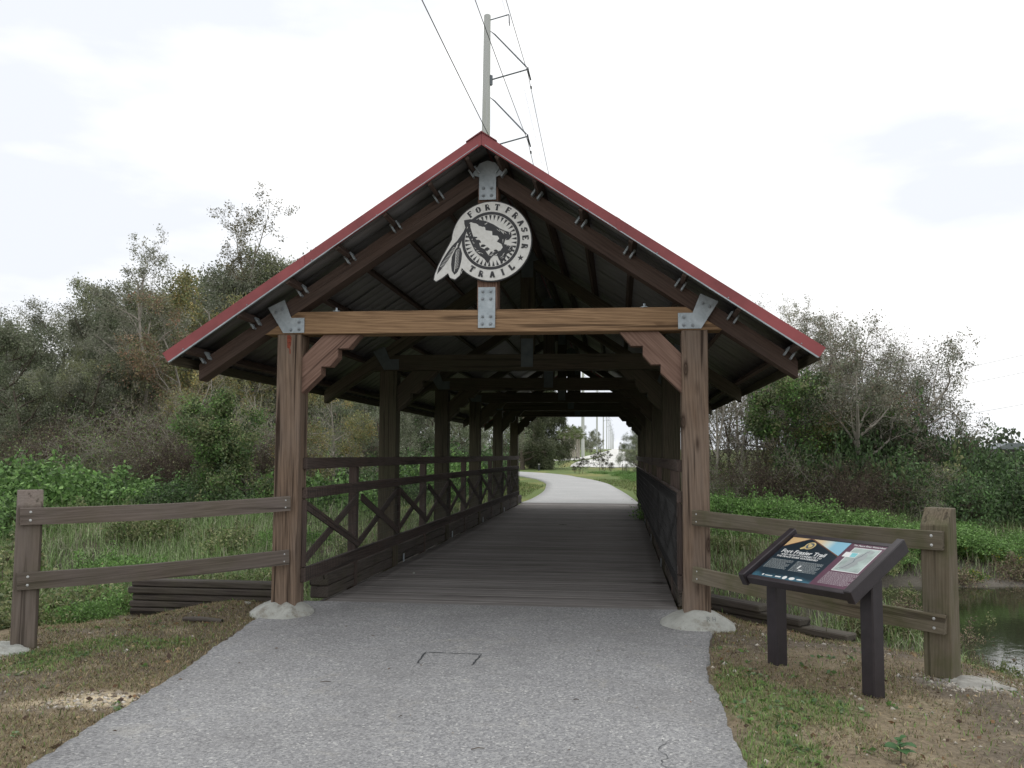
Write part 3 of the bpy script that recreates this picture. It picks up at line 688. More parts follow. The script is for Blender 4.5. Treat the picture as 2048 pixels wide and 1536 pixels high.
for i in range(46):       # flaked chips: pale nicks in the dark rim of the arrowhead
    k_ = rnd.randrange(len(ah_out)); k2 = (k_+1) % len(ah_out); t = rnd.random()
    ox, oy = ah_out[k_][0]*(1-t)+ah_out[k2][0]*t, ah_out[k_][1]*(1-t)+ah_out[k2][1]*t
    ix, iy = 850+(ox-850)*.78, 760+(oy-760)*.78; u = rnd.uniform(.25, .85); cx_, cy_ = ox*(1-u)+ix*u, oy*(1-u)+iy*u; a = atan2(iy-oy, ix-ox)+rnd.uniform(-.6, .6)+pi/2; l_ = rnd.uniform(14, 34); wd = rnd.uniform(3, 6)
    flk.append([z2(cx_-cos(a)*l_, cy_-sin(a)*l_), z2(cx_-sin(a)*wd, cy_+cos(a)*wd), z2(cx_+cos(a)*l_, cy_+sin(a)*l_), z2(cx_+sin(a)*wd, cy_-cos(a)*wd)])
flat_mesh('flake_marks', flk, fs, M_signw, face, OFF+.0034, .00003)
dk = []
for (x, y, r_) in ((740, 525, 40), (860, 590, 40), (950, 650, 38), (1050, 700, 42), (1010, 780, 25), (690, 780, 36), (760, 850, 34), (820, 905, 36), (640, 720, 26), (900, 965, 30), (960, 930, 26)):
    P_ = []
    for j in range(9):
        a = j*2*pi/9; rr = r_*rnd.uniform(.55, 1.15); P_.append(z2(x+rr*1.3*cos(a), y+rr*.8*sin(a)))
    dk.append(P_)
flat_mesh('arrowhead_shading', dk, fs, M_signd, face, OFF+.0034, .00003)['kind'] = 'stuff'
f1 = [(50, 1280), (70, 1190), (120, 1080), (200, 950), (280, 840), (350, 770), (362, 800), (340, 860), (290, 950), (230, 1050), (160, 1150), (100, 1220)]
f2 = [(322, 1290), (280, 1230), (268, 1130), (280, 1010), (330, 900), (375, 850), (415, 880), (438, 960), (430, 1060), (405, 1170), (370, 1250)]
q1 = [(340, 790), (480, 590), (490, 640), (380, 800)]; q2 = [(360, 850), (440, 690), (455, 700), (395, 860)]
for nm, P_ in (('feather', f1), ('feather', f2)): 
    flat_mesh(nm, [[z2(*p) for p in P_]], fs, M_signd, face, OFF+.001)
flat_mesh('quills', [[z2(*p) for p in q1], [z2(*p) for p in q2]], fs, M_signd, face, OFF+.0014)
barbs = []
for i in range(16):
    t = i/15; x, y = 120+200*t, 1150-290*t; barbs.append([z2(x-22, y+4), z2(x+24, y+16), z2(x+25, y+21), z2(x-22, y+12)])
for i in range(13):
    t = i/12; x, y = 330+20*t, 1200-280*t; barbs.append([z2(x-5, y), z2(x+50, y-34), z2(x+50, y-28), z2(x-5, y+7)])
barbs.append([z2(318, 1240), z2(326, 1240), z2(352, 930), z2(344, 930)])
flat_mesh('barbs', barbs, fs, M_signw, face, OFF+.0022, .00003)

# ------------------------------------------------------------------ rail fences flaring out from the bridge posts
def fence(name, loc, label, A, B, top, low, mat, pm, ztop, zbase, px_, rails_to, chsgn):
    R_ = root(name, (B[0], B[1], zbase), label, 'fence')
    dx, dy = B[0]-A[0], B[1]-A[1]; a = atan2(dy, dx); n_ = Vector((-sin(a), cos(a), 0)); 
    if n_.y > 0: n_ = -n_            # towards the camera side
    ux = Vector((cos(a), sin(a), 0)); w2 = .095
    # post: chamfered top, square section, turned with the rails
    bm = bmesh.new(); c_ = Vector((B[0], B[1], 0))
    def v(i, j, z): return bm.verts.new(c_+ux*(i*w2)+n_*(j*w2)+Vector((0, 0, z)))
    lo = [v(i, j, zbase-.3) for i, j in ((-1, -1), (1, -1), (1, 1), (-1, 1))]
    hi = [v(-1, -.95, ztop), v(1, -.95, ztop), v(1, .0, ztop), v(-1, .0, ztop)]
    ms = [v(1, 1, ztop-.12), v(-1, 1, ztop-.12)]
    bm.faces.new(lo[::-1]); bm.faces.new(hi); bm.faces.new((hi[2], hi[3], ms[1], ms[0]))
    bm.faces.new((lo[0], lo[1], hi[1], hi[0])); bm.faces.new((lo[2], lo[3], ms[1], ms[0]))
    bm.faces.new((lo[1], lo[2], ms[0], hi[2], hi[1])); bm.faces.new((lo[3], lo[0], hi[0], hi[3], ms[1]))
    bmesh.ops.recalc_face_normals(bm, faces=bm.faces[:]); bmesh.ops.bevel(bm, geom=bm.edges[:], offset=.006, segments=1, affect='EDGES')
    # bake so that local X runs up the post (wood grain)
    Rm = Matrix(((0, 0, -1, 0), (0, 1, 0, 0), (1, 0, 0, 0), (0, 0, 0, 1))); T = Matrix.Translation(c_) @ Rm
    me = D.meshes.new('post'); bm.transform(T.inverted()); bm.to_mesh(me); bm.free(); mesh_obj('post', me, pm, R_, T)
    ex = ux*(w2+.003)
    e2 = c_+n_*(w2+.021)
    for (zA, zB) in (top, low):
        h = .135
        pA = Vector((A[0], A[1], zA)); pB = e2+ux*.07+Vector((0, 0, zB))
        # gently sagging plank in one mesh, local X along it
        x = (pB-pA); L_ = x.length; x.normalize(); y_ = Vector((0, 0, 1)).cross(x).normalized(); z_ = x.cross(y_)
        Mx = Matrix.Identity(4)
        for i in range(3): Mx[i][0] = x[i]; Mx[i][1] = y_[i]; Mx[i][2] = z_[i]; Mx[i][3] = (pA[i]+pB[i])/2
        V = []; F = []
        for i in range(13):
            t = i/12; sag = -.018*sin(pi*t)+.003*noise.noise(Vector((t*4, zA*9, 0))); ww = .021
            for (yy_, zz_) in ((-ww, -h/2), (ww, -h/2), (ww, h/2-.004), (ww-.004, h/2), (-ww+.004, h/2), (-ww, h/2-.004)):
                V.append(((t-.5)*L_, yy_, zz_+sag))
        for i in range(12):
            for j in range(6): F.append((i*6+j, i*6+(j+1) % 6, (i+1)*6+(j+1) % 6, (i+1)*6+j))
        bm = bmesh.new(); vs = [bm.verts.new(p) for p in V]
        for f in F: bm.faces.new([vs[i] for i in f])
        bm.faces.new([vs[i] for i in range(6)][::-1]); bm.faces.new([vs[72+i] for i in range(6)])
        bmesh.ops.recalc_face_normals(bm, faces=bm.faces[:]); me = D.meshes.new('rail'); bm.to_mesh(me); bm.free()
        r_ = mesh_obj('rail', me, mat, R_, Mx)
        for (p_, zz_) in ((pB-x*.075, 0), (pA+x*.045, 1)):
            for dz in (-.033, .033):
                bm = bmesh.new(); bmesh.ops.create_uvsphere(bm, u_segments=10, v_segments=6, radius=.011 if zz_ == 0 else .007); bmesh.ops.scale(bm, vec=(1, 1, .45), verts=bm.verts)
                mb = D.meshes.new('bolt'); bm.to_mesh(mb); bm.free()
                q_ = p_+n_*.0215+Vector((0, 0, dz-.002)); mesh_obj('bolt', mb, M_bolt2, r_, Matrix.Translation(q_) @ n_.to_track_quat('Z', 'Y').to_matrix().to_4x4())
    return R_
M_bolt2 = simple('weathered_zinc', (.55, .56, .55), .5, .2, 30, .2, 0)
FL = fence('rail_fence', None, 'brown two-rail wooden fence left of the bridge entrance', (-3.05, -.035), (-4.78, -1.30), (1.035, .985), (.54, .47), M_fence, M_fence, 1.19, -.07, .18, 0, 1)
FRR = fence('rail_fence', None, 'mossy two-rail wooden fence behind the information panel', (.655, -.035), (2.30, -1.30), (.955, .905), (.46, .32), M_fencem, M_fencem, 1.13, -.12, .18, 0, 1)
blob('concrete_footing', -4.85, -1.42, .30, .24, .05, 5.5, M_conc, FL, z0=-.07, lump=.5)
blob('concrete_footing', 2.42, -1.42, .34, .26, .04, 6.5, simple('grey_concrete_rubble', (.33, .32, .29), .95, 0, 12, .4, .8, 30), FRR, z0=-.09, lump=.5)

# ------------------------------------------------------------------ stacked timber retaining walls
RWL = root('retaining_wall', (-4.2, .8, -.2), 'stack of old dark timbers holding the bank left of the bridge', 'retaining wall')
for i in range(6):
    z = .155-i*.071; x0 = -5.02+rnd.uniform(-.03, .03)
    beam('timber', RWL, (x0, .80+rnd.uniform(-.012, .012), z), (-3.27, .80+rnd.uniform(-.01, .01), z-.004), .17, .066, M_old, bev=.011)
RWR = root('retaining_wall', (1.6, .6, -.3), 'stepped stack of old dark timbers right of the bridge', 'retaining wall')
A = Vector((.88, 1.22, 0)); Bv = Vector((2.35, -.30, 0)); dv = (Bv-A).normalized(); nv = Vector((dv.y, -dv.x, 0))
A2 = Vector((.84, .98, 0))
ends = [.72, 1.15, 1.6, 1.95, 2.05, 2.15, 2.2]
starts = [0, 0, 0, 0, .1, .1, .1]
for i in range(7):
    z = .068-i*.069; p0 = A+dv*starts[i]+nv*rnd.uniform(-.015, .015); p1 = A+dv*ends[i]+nv*rnd.uniform(-.04, .02)
    beam('timber', RWR, (p0.x, p0.y, z), (p1.x, p1.y, z-.01), .18, .065, M_old, bev=.011)

# ------------------------------------------------------------------ interpretive panel
PC = Vector((1.374, -1.655, .788)); az = radians(-54.3); tl = radians(30.15)
u_ = Vector((cos(az), sin(az), 0)); nn_ = Vector((sin(az), -cos(az), 0)); vv_ = -nn_*cos(tl)+Vector((0, 0, 1))*sin(tl); nr_ = u_.cross(vv_).normalized()
IP = root('information_panel', (1.4, -1.68, -.05), 'low angled information panel about the trail on two dark posts', 'sign')
HW, HL = .505, .31
def pl(a, b, c_=0): return PC+u_*a+vv_*b+nr_*c_
for e in (-1, 1):     # legs
    ctr = pl(e*.42, -.03, -.10); beam('leg', IP, (ctr.x, ctr.y, -.25), (ctr.x, ctr.y, ctr.z+.015), .105, .105, M_black, up=tuple(u_), bev=.008)
    a0, a1 = pl(e*(HW-.03), -HL, -.035), pl(e*(HW-.03), HL, -.035); beam('side_frame', IP, tuple(a0), tuple(a1), .06, .10, M_black, up=tuple(nr_), bev=.006)
for b in (-HL+.035, HL-.045):
    beam('cross_frame', IP, tuple(pl(-HW+.062, b, -.045)), tuple(pl(HW-.062, b, -.045)), .04, .06, M_black, up=tuple(nr_), bev=.004)
beam('back_board', IP, tuple(pl(-HW+.061, 0, -.040)), tuple(pl(HW-.061, 0, -.040)), 2*HL-.12, .03, M_black, up=tuple(nr_), bev=.001)
# printed face: navy left with warm sky, purple right
s = N('panel_print'); tcn = s.n('ShaderNodeTexCoord'); sp = s.n('ShaderNodeSeparateXYZ'); s.l(tcn.outputs['Object'], sp.inputs[0])
PWd, PHt = .86, .52
navy = s.ramp(s.math('ADD', s.math('ADD', sp.outputs[1], .2), s.math('MULTIPLY', s.noise(s.coord((1, 1, 1), rand=False), 6, 4), .12)), [(0, (.055, .16, .22)), (.06, (.012, .03, .045)), (.4, (.010, .02, .03)), (.8, (.012, .022, .035))])
s.col(navy); s.b.inputs['Roughness'].default_value = .32; s.b.inputs['Specular IOR Level'].default_value = .5; M_navy = s.m
# re-map: object Y in -.26..+.26 -> use + .26
s = N('panel_sky_print'); tcn = s.n('ShaderNodeTexCoord'); sp = s.n('ShaderNodeSeparateXYZ'); s.l(tcn.outputs['Object'], sp.inputs[0])
s.col(s.ramp(s.math('MULTIPLY_ADD', sp.outputs[0], 2.6, .5), [(.1, (.62, .42, .21)), (.66, (.68, .53, .33)), (.88, (.52, .62, .60)), (1, (.25, .48, .60))])); s.b.inputs['Roughness'].default_value = .32; M_psky = s.m
M_purp = simple('panel_purple', (.12, .055, .085), .32, 0, 3, .1, 0, 10, .5)
M_pmap = simple('panel_map_print', (.38, .46, .43), .35, 0, 9, .3, 0); M_pwhite = simple('panel_white_ink', (.72, .73, .72), .4, 0, 5, .03, 0)
M_pgold = simple('panel_gold_ink', (.55, .43, .2), .4, 0, 30, .2, 0); M_pcyan = simple('panel_cyan_print', (.22, .55, .58), .4, 0, 10, .2, 0)
M_pgrey = simple('panel_grey_ink', (.33, .36, .36), .4, 0, 10, .15, 0); M_pdk = simple('panel_dark_line', (.10, .12, .14), .4, 0, 5, .1, 0); M_pink = simple('panel_faint_ink', (.42, .38, .40), .4, 0, 5, .1, 0)
fp = (pl(0, -.004, -.0245), u_, vv_, nr_)
def ab(a, b): return ((a-.5)*PWd, (b-.5)*PHt)
def pr(name, polys, mat, off, parent, step=.00002): return flat_mesh(name, [[ab(*p) for p in P] for P in polys], fp, mat, parent, off, step)
panel = poly_mesh('print_panel', [ab(0, 0), ab(1, 0), ab(1, 1), ab(0, 1)], .004, fp, M_navy, IP)
T0 = .0045
pr('sky_print', [[(0, .75), (.205, .985), (.205, 1), (0, 1)], [(.222, .985), (.622, .665), (.622, 1), (.222, 1)]], M_psky, T0, panel, 0)
pr('purple_print', [[(.625, 0), (1, 0), (1, 1), (.625, 1)]], M_purp, T0, panel)
pr('roof_line_print', [[(0, .735), (0, .752), (.21, .995), (.626, .668), (.626, .650), (.21, .972)]], simple('panel_brown_line', (.16, .08, .05), .4, 0, 5, .1, 0), T0+.0004, panel)
pr('map_border', [[(.69, .36), (.95, .36), (.95, .895), (.69, .895)]], M_pwhite, T0+.0004, panel)
pr('map_print', [[(.697, .372), (.943, .372), (.943, .884), (.697, .884)]], M_pmap, T0+.0008, panel)
blobp = []
for (x, y, rx_, ry_) in ((.80, .55, .055, .13), (.84, .7, .045, .1), (.78, .46, .05, .06), (.87, .82, .04, .04)):
    blobp.append([(x+rx_*rnd.uniform(.8, 1.15)*cos(t*2*pi/14), y+ry_*rnd.uniform(.8, 1.15)*sin(t*2*pi/14)) for t in range(14)])
pr('map_shading', blobp, M_pgrey, T0+.0012, panel)
riv = [(.72, .40), (.74, .43), (.76, .42), (.79, .50), (.81, .58), (.80, .64), (.83, .72), (.84, .80), (.86, .84)]
pr('map_river', [[(a[0]-.003, a[1]), (a[0]+.003, a[1]), (b[0]+.003, b[1]), (b[0]-.003, b[1])] for a, b in zip(riv[:-1], riv[1:])], M_pdk, T0+.0017, panel)
pr('inset_print', [[(.656, .672), (.785, .672), (.785, .78), (.656, .78)]], M_pwhite, T0+.0012, panel)
pr('inset_water_print', [[(.73, .68), (.78, .68), (.78, .772), (.72, .772)]], M_pcyan, T0+.0016, panel)
def bodytext(name, x0, x1, y0, y1, rows, mat, seed):
    r2 = random.Random(seed); P_ = []
    for i in range(rows):
        yb = y1-(y1-y0)*(i+.7)/rows; hh = (y1-y0)/rows*.42; x = x0; xe = x1-r2.random()*.25*(x1-x0)*(1 if i % 4 == 3 else .15)
        while x < xe:
            wl = r2.uniform(.008, .026); P_.append([(x, yb), (min(x+wl, xe), yb), (min(x+wl, xe), yb+hh), (x, yb+hh)]); x += wl+.005
    pr(name, P_, mat, T0+.0004, panel, 0)
bodytext('text_lines', .022, .272, .225, .445, 10, M_pgrey, 1); bodytext('text_lines', .308, .59, .215, .45, 11, M_pgrey, 2); bodytext('text_lines', .683, .985, .07, .335, 12, M_pink, 3)
pr('logo_prints', [[(c0+rx_*cos(t*2*pi/16), .064+ry_*sin(t*2*pi/16)) for t in range(16)] for c0, rx_, ry_ in ((.352, .022, .036), (.428, .030, .03), (.509, .032, .014), (.114, .01, .02))]+[[(.14, .05), (.22, .05), (.22, .066), (.14, .066)], [(.25, .05), (.31, .05), (.31, .075), (.25, .075)], [(.37, .285), (.385, .285), (.395, .36), (.375, .36)], [(.40, .25), (.44, .25), (.44, .27), (.40, .27)]], M_pwhite, T0+.0006, panel, 0)
em = [(.265+.052*cos(t*2*pi/24), .815+.088*sin(t*2*pi/24)) for t in range(24)]
pr('emblem_print', [em, [(.215, .79), (.235, .735), (.205, .715), (.188, .735)]], M_pgold, T0+.0006, panel)
pr('emblem_marks', [[(.265+.038*cos(t*2*pi/20), .815+.066*sin(t*2*pi/20)) for t in range(20)]], M_pdk, T0+.0012, panel)
pr('emblem_arrowhead', [[(.24, .86), (.285, .84), (.293, .79), (.268, .765), (.248, .80)]], M_pgold, T0+.0016, panel)
def text_obj(name, body, size_, x, y, mat, parent, bold=0., space=1., xs=1.0, align='LEFT', shear=0.):
    cu = D.curves.new(name, 'FONT'); cu.body = body; cu.size = size_; cu.align_x = align; cu.offset = bold; cu.space_character = space; cu.shear = shear; cu.fill_mode = 'FRONT'
    ob = D.objects.new(name, cu); C.objects.link(ob); bpy.context.view_layer.update()
    me = D.meshes.new_from_object(ob.evaluated_get(bpy.context.evaluated_depsgraph_get())); D.objects.remove(ob); D.curves.remove(cu)
    me.transform(Matrix.Diagonal((xs, 1, 1, 1))); me.name = name; me.materials.clear()
    o_, ux, uz, n = fp; a, b = ab(x, y); pos = o_+ux*a+uz*b+n*(T0+.0012); Mx = Matrix.Identity(4)
    for i in range(3): Mx[i][0] = ux[i]; Mx[i][1] = uz[i]; Mx[i][2] = n[i]; Mx[i][3] = pos[i]
    return mesh_obj(name, me, mat, parent, Mx)
text_obj('title_lettering', 'Fort Frasier Trail', .060, .04, .60, M_pwhite, panel, .0012, 1.0, .98)
text_obj('subtitle_lettering', 'AND HOW IT CONNECTS TO', .026, .068, .545, M_pwhite, panel, .0006, 1.0, 1.06)
text_obj('subtitle_lettering', 'THE PEACE RIVER WATERSHED', .026, .04, .495, M_pwhite, panel, .0006, 1.0, 1.06)
text_obj('map_title_lettering', 'The Peace River Watershed', .025, .66, .925, M_pwhite, panel, .0004, 1.0, .92)

# ------------------------------------------------------------------ transmission poles and lines
def make_pole():
    R_ = root('transmission_pole', (-8.45, 47.4, -.2), 'tall tapered concrete transmission pole rising behind the bridge ridge', 'utility pole', 'concrete transmission poles along the trail')
    H = 30.0
    P_ = [([(-8.45, 47.4, -.2), (-8.25+.1, 47.4, 10), (-8.25+.35, 47.4, H)], [.42, .36, .215])]
    V, F = tubes([(np.array([(-8.45+.14*t, 47.4, -.2+H*t) for t in np.linspace(0, 1, 12)]), np.linspace(.42, .215, 12), 16)])
    # cap
    n0 = len(V); V = np.vstack([V, [[-8.31, 47.4, H-.2]]]); me = arr_mesh('shaft', V-np.array([-8.45, 47.4, -.2]), F, smooth=True)
    mesh_obj('shaft', me, M_pole, R_, Matrix.Translation((-8.45, 47.4, -.2)))
    tube_obj('cap', [([(-8.31, 47.4, H-.2), (-8.31, 47.4, H-.15)], [.21, .16])], M_pole, R_, sides=16)
    xi = -5.65
    for zt_ in (26.1, 21.7, 17.3):
        tube_obj('insulator', [([(-8.0, 47.4, zt_-.58), (xi, 47.4, zt_)], [.05, .045])], M_ins, R_, sides=6)
        tube_obj('insulator_strut', [([(-8.1, 47.4, zt_+2.65), (-7.8, 47.4, zt_+2.4), (xi-.1, 47.4, zt_+.15)], [.02, .05, .05])], M_ins, R_, sides=6)
        tube_obj('clamp', [([(xi-.03, 47.4, zt_+.12), (xi+.03, 47.4, zt_-.2), (xi+.12, 47.9, zt_-.5)], [.06, .06, .05])], M_wire, R_, sides=6)
        tube_obj('damper', [([(xi, 49.3, zt_-.34), (xi, 49.5, zt_-.42)], [.06, .05])], M_wire, R_, sides=6)
        tube_obj('arm_bracket', [([(-8.05, 47.4, zt_-.95), (-8.05, 47.4, zt_-.3)], [.12, .12])], M_ins, R_, sides=4)
    tube_obj('ground_wire_arm', [([(-8.1, 47.4, 29.5), (-6.9, 47.4, 29.8)], [.04, .04])], M_ins, R_, sides=5)
    tube_obj('ground_wire_clamp', [([(-6.9, 47.4, 29.75), (-6.87, 47.5, 29.1)], [.035, .03])], M_wire, R_, sides=5)
    return R_
TP = make_pole()
def copy_tree(o, loc, label=None, rz=None, scale=None):
    r = o.copy(); C.objects.link(r); r.location = loc
    if label: r['label'] = label
    if rz is not None: r.rotation_euler = (0, 0, rz)
    if scale is not None: r.scale = (scale,)*3 if not isinstance(scale, tuple) else scale
    for ch in o.children:
        c_ = ch.copy(); C.objects.link(c_); c_.parent = r
        for g in ch.children: d_ = g.copy(); C.objects.link(d_); d_.parent = c_
    return r
plabs = ['nearest concrete pole seen through the bridge under the far beam', 'second concrete pole seen through the bridge, beside the road', 'third concrete pole in the row seen through the bridge', 'fourth concrete pole in the row seen through the bridge', 'fifth concrete pole in the row seen through the bridge'] + ['tiny pale concrete pole at the far end of the row']*5
for i in range(10):
    Y = 47.4+(i+1)*151; x = -8.1 if i == 0 else -8.45
    copy_tree(TP, (x, Y, tz(x, Y)-.2), plabs[i])
def wire(x0, z0, y0, x1, z1, y1, sag, n_=40, r=.018):
    return ([(x0+(x1-x0)*t, y0+(y1-y0)*t, z0+(z1-z0)*t-sag*4*t*(1-t)) for t in np.linspace(0, 1, n_)], [r]*n_)
for zt_, nm in ((26.1, 'highest of the three thin power lines above the bridge roof'), (21.7, 'middle power line passing above the bridge roof'), (17.3, 'lowest power line, leftmost above the roof ridge')):
    z = zt_-.33
    ps = [wire(-5.65, z-.5, 47.4-151, -5.65, z, 47.4, 3.3)]
    for i in range(3): ps.append(wire(-5.65, z+(tz(-8, 47.4+151*i) if i else 0), 47.4+151*i, -5.65, z+tz(-8, 47.4+151*(i+1)), 47.4+151*(i+1), 3.0))
    tag(tube_obj('power_line', ps, M_wire, sides=4), nm, 'power line', 'power lines over the bridge')
tag(tube_obj('ground_wire', [wire(-6.87, 28.6, 47.4-151, -6.87, 29.1, 47.4, 2.2, r=.006), wire(-6.87, 29.1, 47.4, -6.87, 30, 198, 2.2, r=.006)], M_wire, sides=3), 'hair-thin overhead wire from the small top arm of the pole', 'power line')
for i, (ya_, yb_) in enumerate(((14.5, 19), (12.2, 15.5), (7.8, 9.6))):
    tag(tube_obj('power_line', [wire(30, ya_-2.4-(0 if i < 2 else .5), 170, 95, yb_+7, 150, 1.5, r=.028)], M_ins, sides=4), ['uppermost faint distant power line at the right edge', 'middle faint distant power line at the right edge', 'lowest faint distant power line at the right edge'][i], 'power line', 'distant power lines on the right')
xq = at(1990, 235); U = root('distant_utility_pole', (xq, 235, 0), 'tiny distant pole with crossarm on the right horizon', 'utility pole')
tube_obj('shaft', [([(xq, 235, 0), (xq, 235, 7.6)], [.12, .09])], M_wire, U); tube_obj('crossarm', [([(xq-.9, 235, 7.0), (xq+.9, 235, 7.0)], [.07, .07])], M_wire, U, sides=4)

# small things beyond the bridge
bx, by = at(1078, 77), 77
B_ = root('bollard', (bx, by, tz(bx, by)), 'short dark bollard with pale cap beside the far path', 'bollard'); zb = tz(bx, by)
beam('shaft', B_, (bx, by, zb-.1), (bx, by, zb+.52), .17, .17, M_wire, up=(1, 0, 0)); beam('cap', B_, (bx, by, zb+.523), (bx, by, zb+.62), .2, .2, M_conc, up=(1, 0, 0))
hx = at(2040, 205); hz = 0
H_ = root('distant_house', (hx, 205, 0), 'pale low house with a dark roof on the right horizon', 'house')
beam('wall', H_, (hx-6, 205, 1.6), (hx+9, 205, 1.6), 7, 3.2, M_black, bev=.0); beam('white_wall_end', H_, (hx-1.6, 201.2, 2.0), (hx+.2, 201.2, 2.0), .5, 2.4, M_pwhite, bev=.0)
poly_mesh('roof', [(hx-7, 3.22), (hx+10, 3.22), (hx+7, 4.6), (hx-4, 4.6)], 8, (Vector((0, 209, 0)), Vector((1, 0, 0)), Vector((0, 0, 1)), Vector((0, -1, 0))), M_ins, H_)
for i, (px, Y) in enumerate(((1245, 70), (1252, 72))):
    x = at(px, Y); tag(tube_obj('marker_stake', [([(x, Y, -.1), (x, Y, .75-.2*i)], [.035, .03])], M_wire), ['taller thin dark stake at the edge of the gravel road', 'shorter thin dark stake at the edge of the gravel road'][i], 'stake')

# ------------------------------------------------------------------ foliage machinery
def leaves(pts, size, col, rs, aspect=.5, flat=0., jitter=.25, up=None):
    """folded rhombus leaves at pts (N,3); col (N,3); returns V,F,Cv"""
    n_ = len(pts); d = rs.normal(size=(n_, 3)); 
    if up is not None: d = d*(1-flat)+np.array(up)*flat*1.5
    else: d[:, 2] *= (1-flat)
    d /= np.linalg.norm(d, axis=1)[:, None]+1e-9
    r = rs.normal(size=(n_, 3)); s_ = np.cross(d, r); s_ /= np.linalg.norm(s_, axis=1)[:, None]+1e-9
    L_ = size*(1+jitter*rs.normal(size=n_)).clip(.4, 1.8)
    L_ = L_[:, None]; V = np.stack([pts, pts+d*L_*.5+s_*L_*aspect*.5, pts+d*L_, pts+d*L_*.5-s_*L_*aspect*.5], 1)
    F = np.arange(n_*4).reshape(n_, 4); Cv = np.repeat(col, 4, axis=0)
    return V.reshape(-1, 3), F, Cv
def pal(cols, n_, rs, var=.18, wts=None):
    c_ = np.array(cols)[rs.choice(len(cols), n_, p=wts)]; return c_*(1+var*rs.normal(size=(n_, 1))).clip(.4, 1.8)
def rot_about(v, ax, a):
    ax = ax/np.linalg.norm(ax); return v*cos(a)+np.cross(ax, v)*sin(a)+ax*np.dot(ax, v)*(1-cos(a))
def grow_tree(rs, H, r0, levels, nch, ratio, ang_, wander, trop, t0=.3, lean=(0, 0), stems=1, spread0=.2, maxz=None, droop=0):
    out = []; tips = []
    def br(p, d, L_, r, lev):
        n_ = 7 if lev == 0 else (5 if lev < 3 else 4); pts = [p]; rad = [r]; dirs = [d]
        for i in range(n_):
            d = d+rs.normal(size=3)*wander*(1 if lev else .45)+np.array([0, 0, trop[min(lev, len(trop)-1)]]); d = d/np.linalg.norm(d)
            p = p+d*L_/n_; pts.append(p); rad.append(max(r*(1-(i+1)/n_*(.75 if lev < levels else .9)), .003)); dirs.append(d)
        out.append((np.array(pts), np.array(rad), 7 if lev == 0 else (5 if lev == 1 else 3)))
        if lev >= levels: tips.append((np.array(pts[1:]), d)); return
        for i in range(nch[lev]):
            t = t0+(1-t0)*((i+rs.rand())/nch[lev]) if lev == 0 else .2+.8*((i+rs.rand())/nch[lev])
            k = min(int(t*n_), n_-1); f = t*n_-k; q_ = pts[k]*(1-f)+pts[k+1]*f; dd = dirs[k]
            ax = np.cross(dd, rs.normal(size=3)); nd = rot_about(dd, ax, radians(ang_[min(lev, len(ang_)-1)]*(.7+.6*rs.rand())))
            Lc = L_*ratio[min(lev, len(ratio)-1)]*((1.15-.6*t) if lev == 0 else (1.1-.4*t))*(.75+.5*rs.rand())
            br(q_, nd, Lc, max(rad[k]*.55, .004), lev+1)
    for s_ in range(stems):
        d0 = np.array([lean[0]+rs.normal()*spread0*(stems > 1), lean[1]+rs.normal()*spread0*(stems > 1), 1.]); d0 /= np.linalg.norm(d0)
        br(np.array([rs.normal()*.15*(stems > 1), rs.normal()*.15*(stems > 1), -.3]), d0, H*(.8+.3*rs.rand() if stems > 1 else 1), r0, 0)
    return out, tips
class Proto: pass
def proto(seed, H, r0, levels, nch, ratio, ang_, wander, trop, leaf_n, leaf_s, cols, wts=None, bark=None, sig=.18, drop=0., aspect=.5, flat=0., hang=0., extra=None, **k):
    rs = np.random.RandomState(seed); out, tips = grow_tree(rs, H, r0, levels, nch, ratio, ang_, wander, trop, **k)
    P_ = Proto(); V, F = tubes(out); P_.trunk = arr_mesh('trunk', V, F, smooth=True); P_.trunk.materials.append(bark or M_bark); P_.crown = None
    pts = []; cc = []
    leaf_n = leaf_n*1.6; leaf_s = leaf_s*.76
    for tp, d in tips:
        if rs.rand() < drop: continue
        n_ = max(1, int(leaf_n*(.5+rs.rand()))); i = rs.randint(0, len(tp), n_); q_ = tp[i]+rs.normal(size=(n_, 3))*sig*.62
        if hang: q_[:, 2] -= np.abs(rs.normal(size=n_))*hang
        base = np.array(cols)[rs.choice(len(cols), p=wts)]; tone = (1+.25*rs.normal())
        c_ = (base*.65+pal(cols, n_, rs, .15, wts)*.35)*max(tone, .45); pts.append(q_); cc.append(c_)
    if extra is not None:
        q_, c_ = extra(rs, out); pts.append(q_); cc.append(c_)
    if pts and leaf_n > 0:
        q_ = np.concatenate(pts); c_ = np.concatenate(cc); V, F, Cv = leaves(q_, leaf_s, c_, rs, aspect, flat); P_.crown = arr_mesh('crown', V, F, Cv); P_.crown.materials.append(M_leaf)
    P_.H = H; P_.top = max(float(V_[:, 2].max()) for V_ in ([np.concatenate([o_[0] for o_ in out])])); return P_
def hs(P_, Y, ypx, x=0):
    """scale that makes the plant as tall as the photographed one at that distance"""
    return (1.5+(910-ypx)*(Y+8.2)/1800-tz(x, Y))/(P_.top*.96)
def plant(P_, name, x, y, sc_, label, cat, group=None, rz=None, z=None, leafname='crown', trunkname='trunk'):
    z = tz(x, y) if z is None else z; rz = rnd.uniform(0, 6.28) if rz is None else rz
    R_ = D.objects.new(name, None); M_ = Matrix.Translation((x, y, z-.05)) @ Matrix.Rotation(rz, 4, 'Z') @ (Matrix.Diagonal((sc_[0], sc_[0], sc_[1], 1)) if isinstance(sc_, tuple) else Matrix.Scale(sc_, 4))
    link(R_, None, M_); tag(R_, label, cat, group)
    for nm, me in ((trunkname, P_.trunk), (leafname, P_.crown)):
        if me: o = D.objects.new(nm, me); C.objects.link(o); o.parent = R_
    return R_

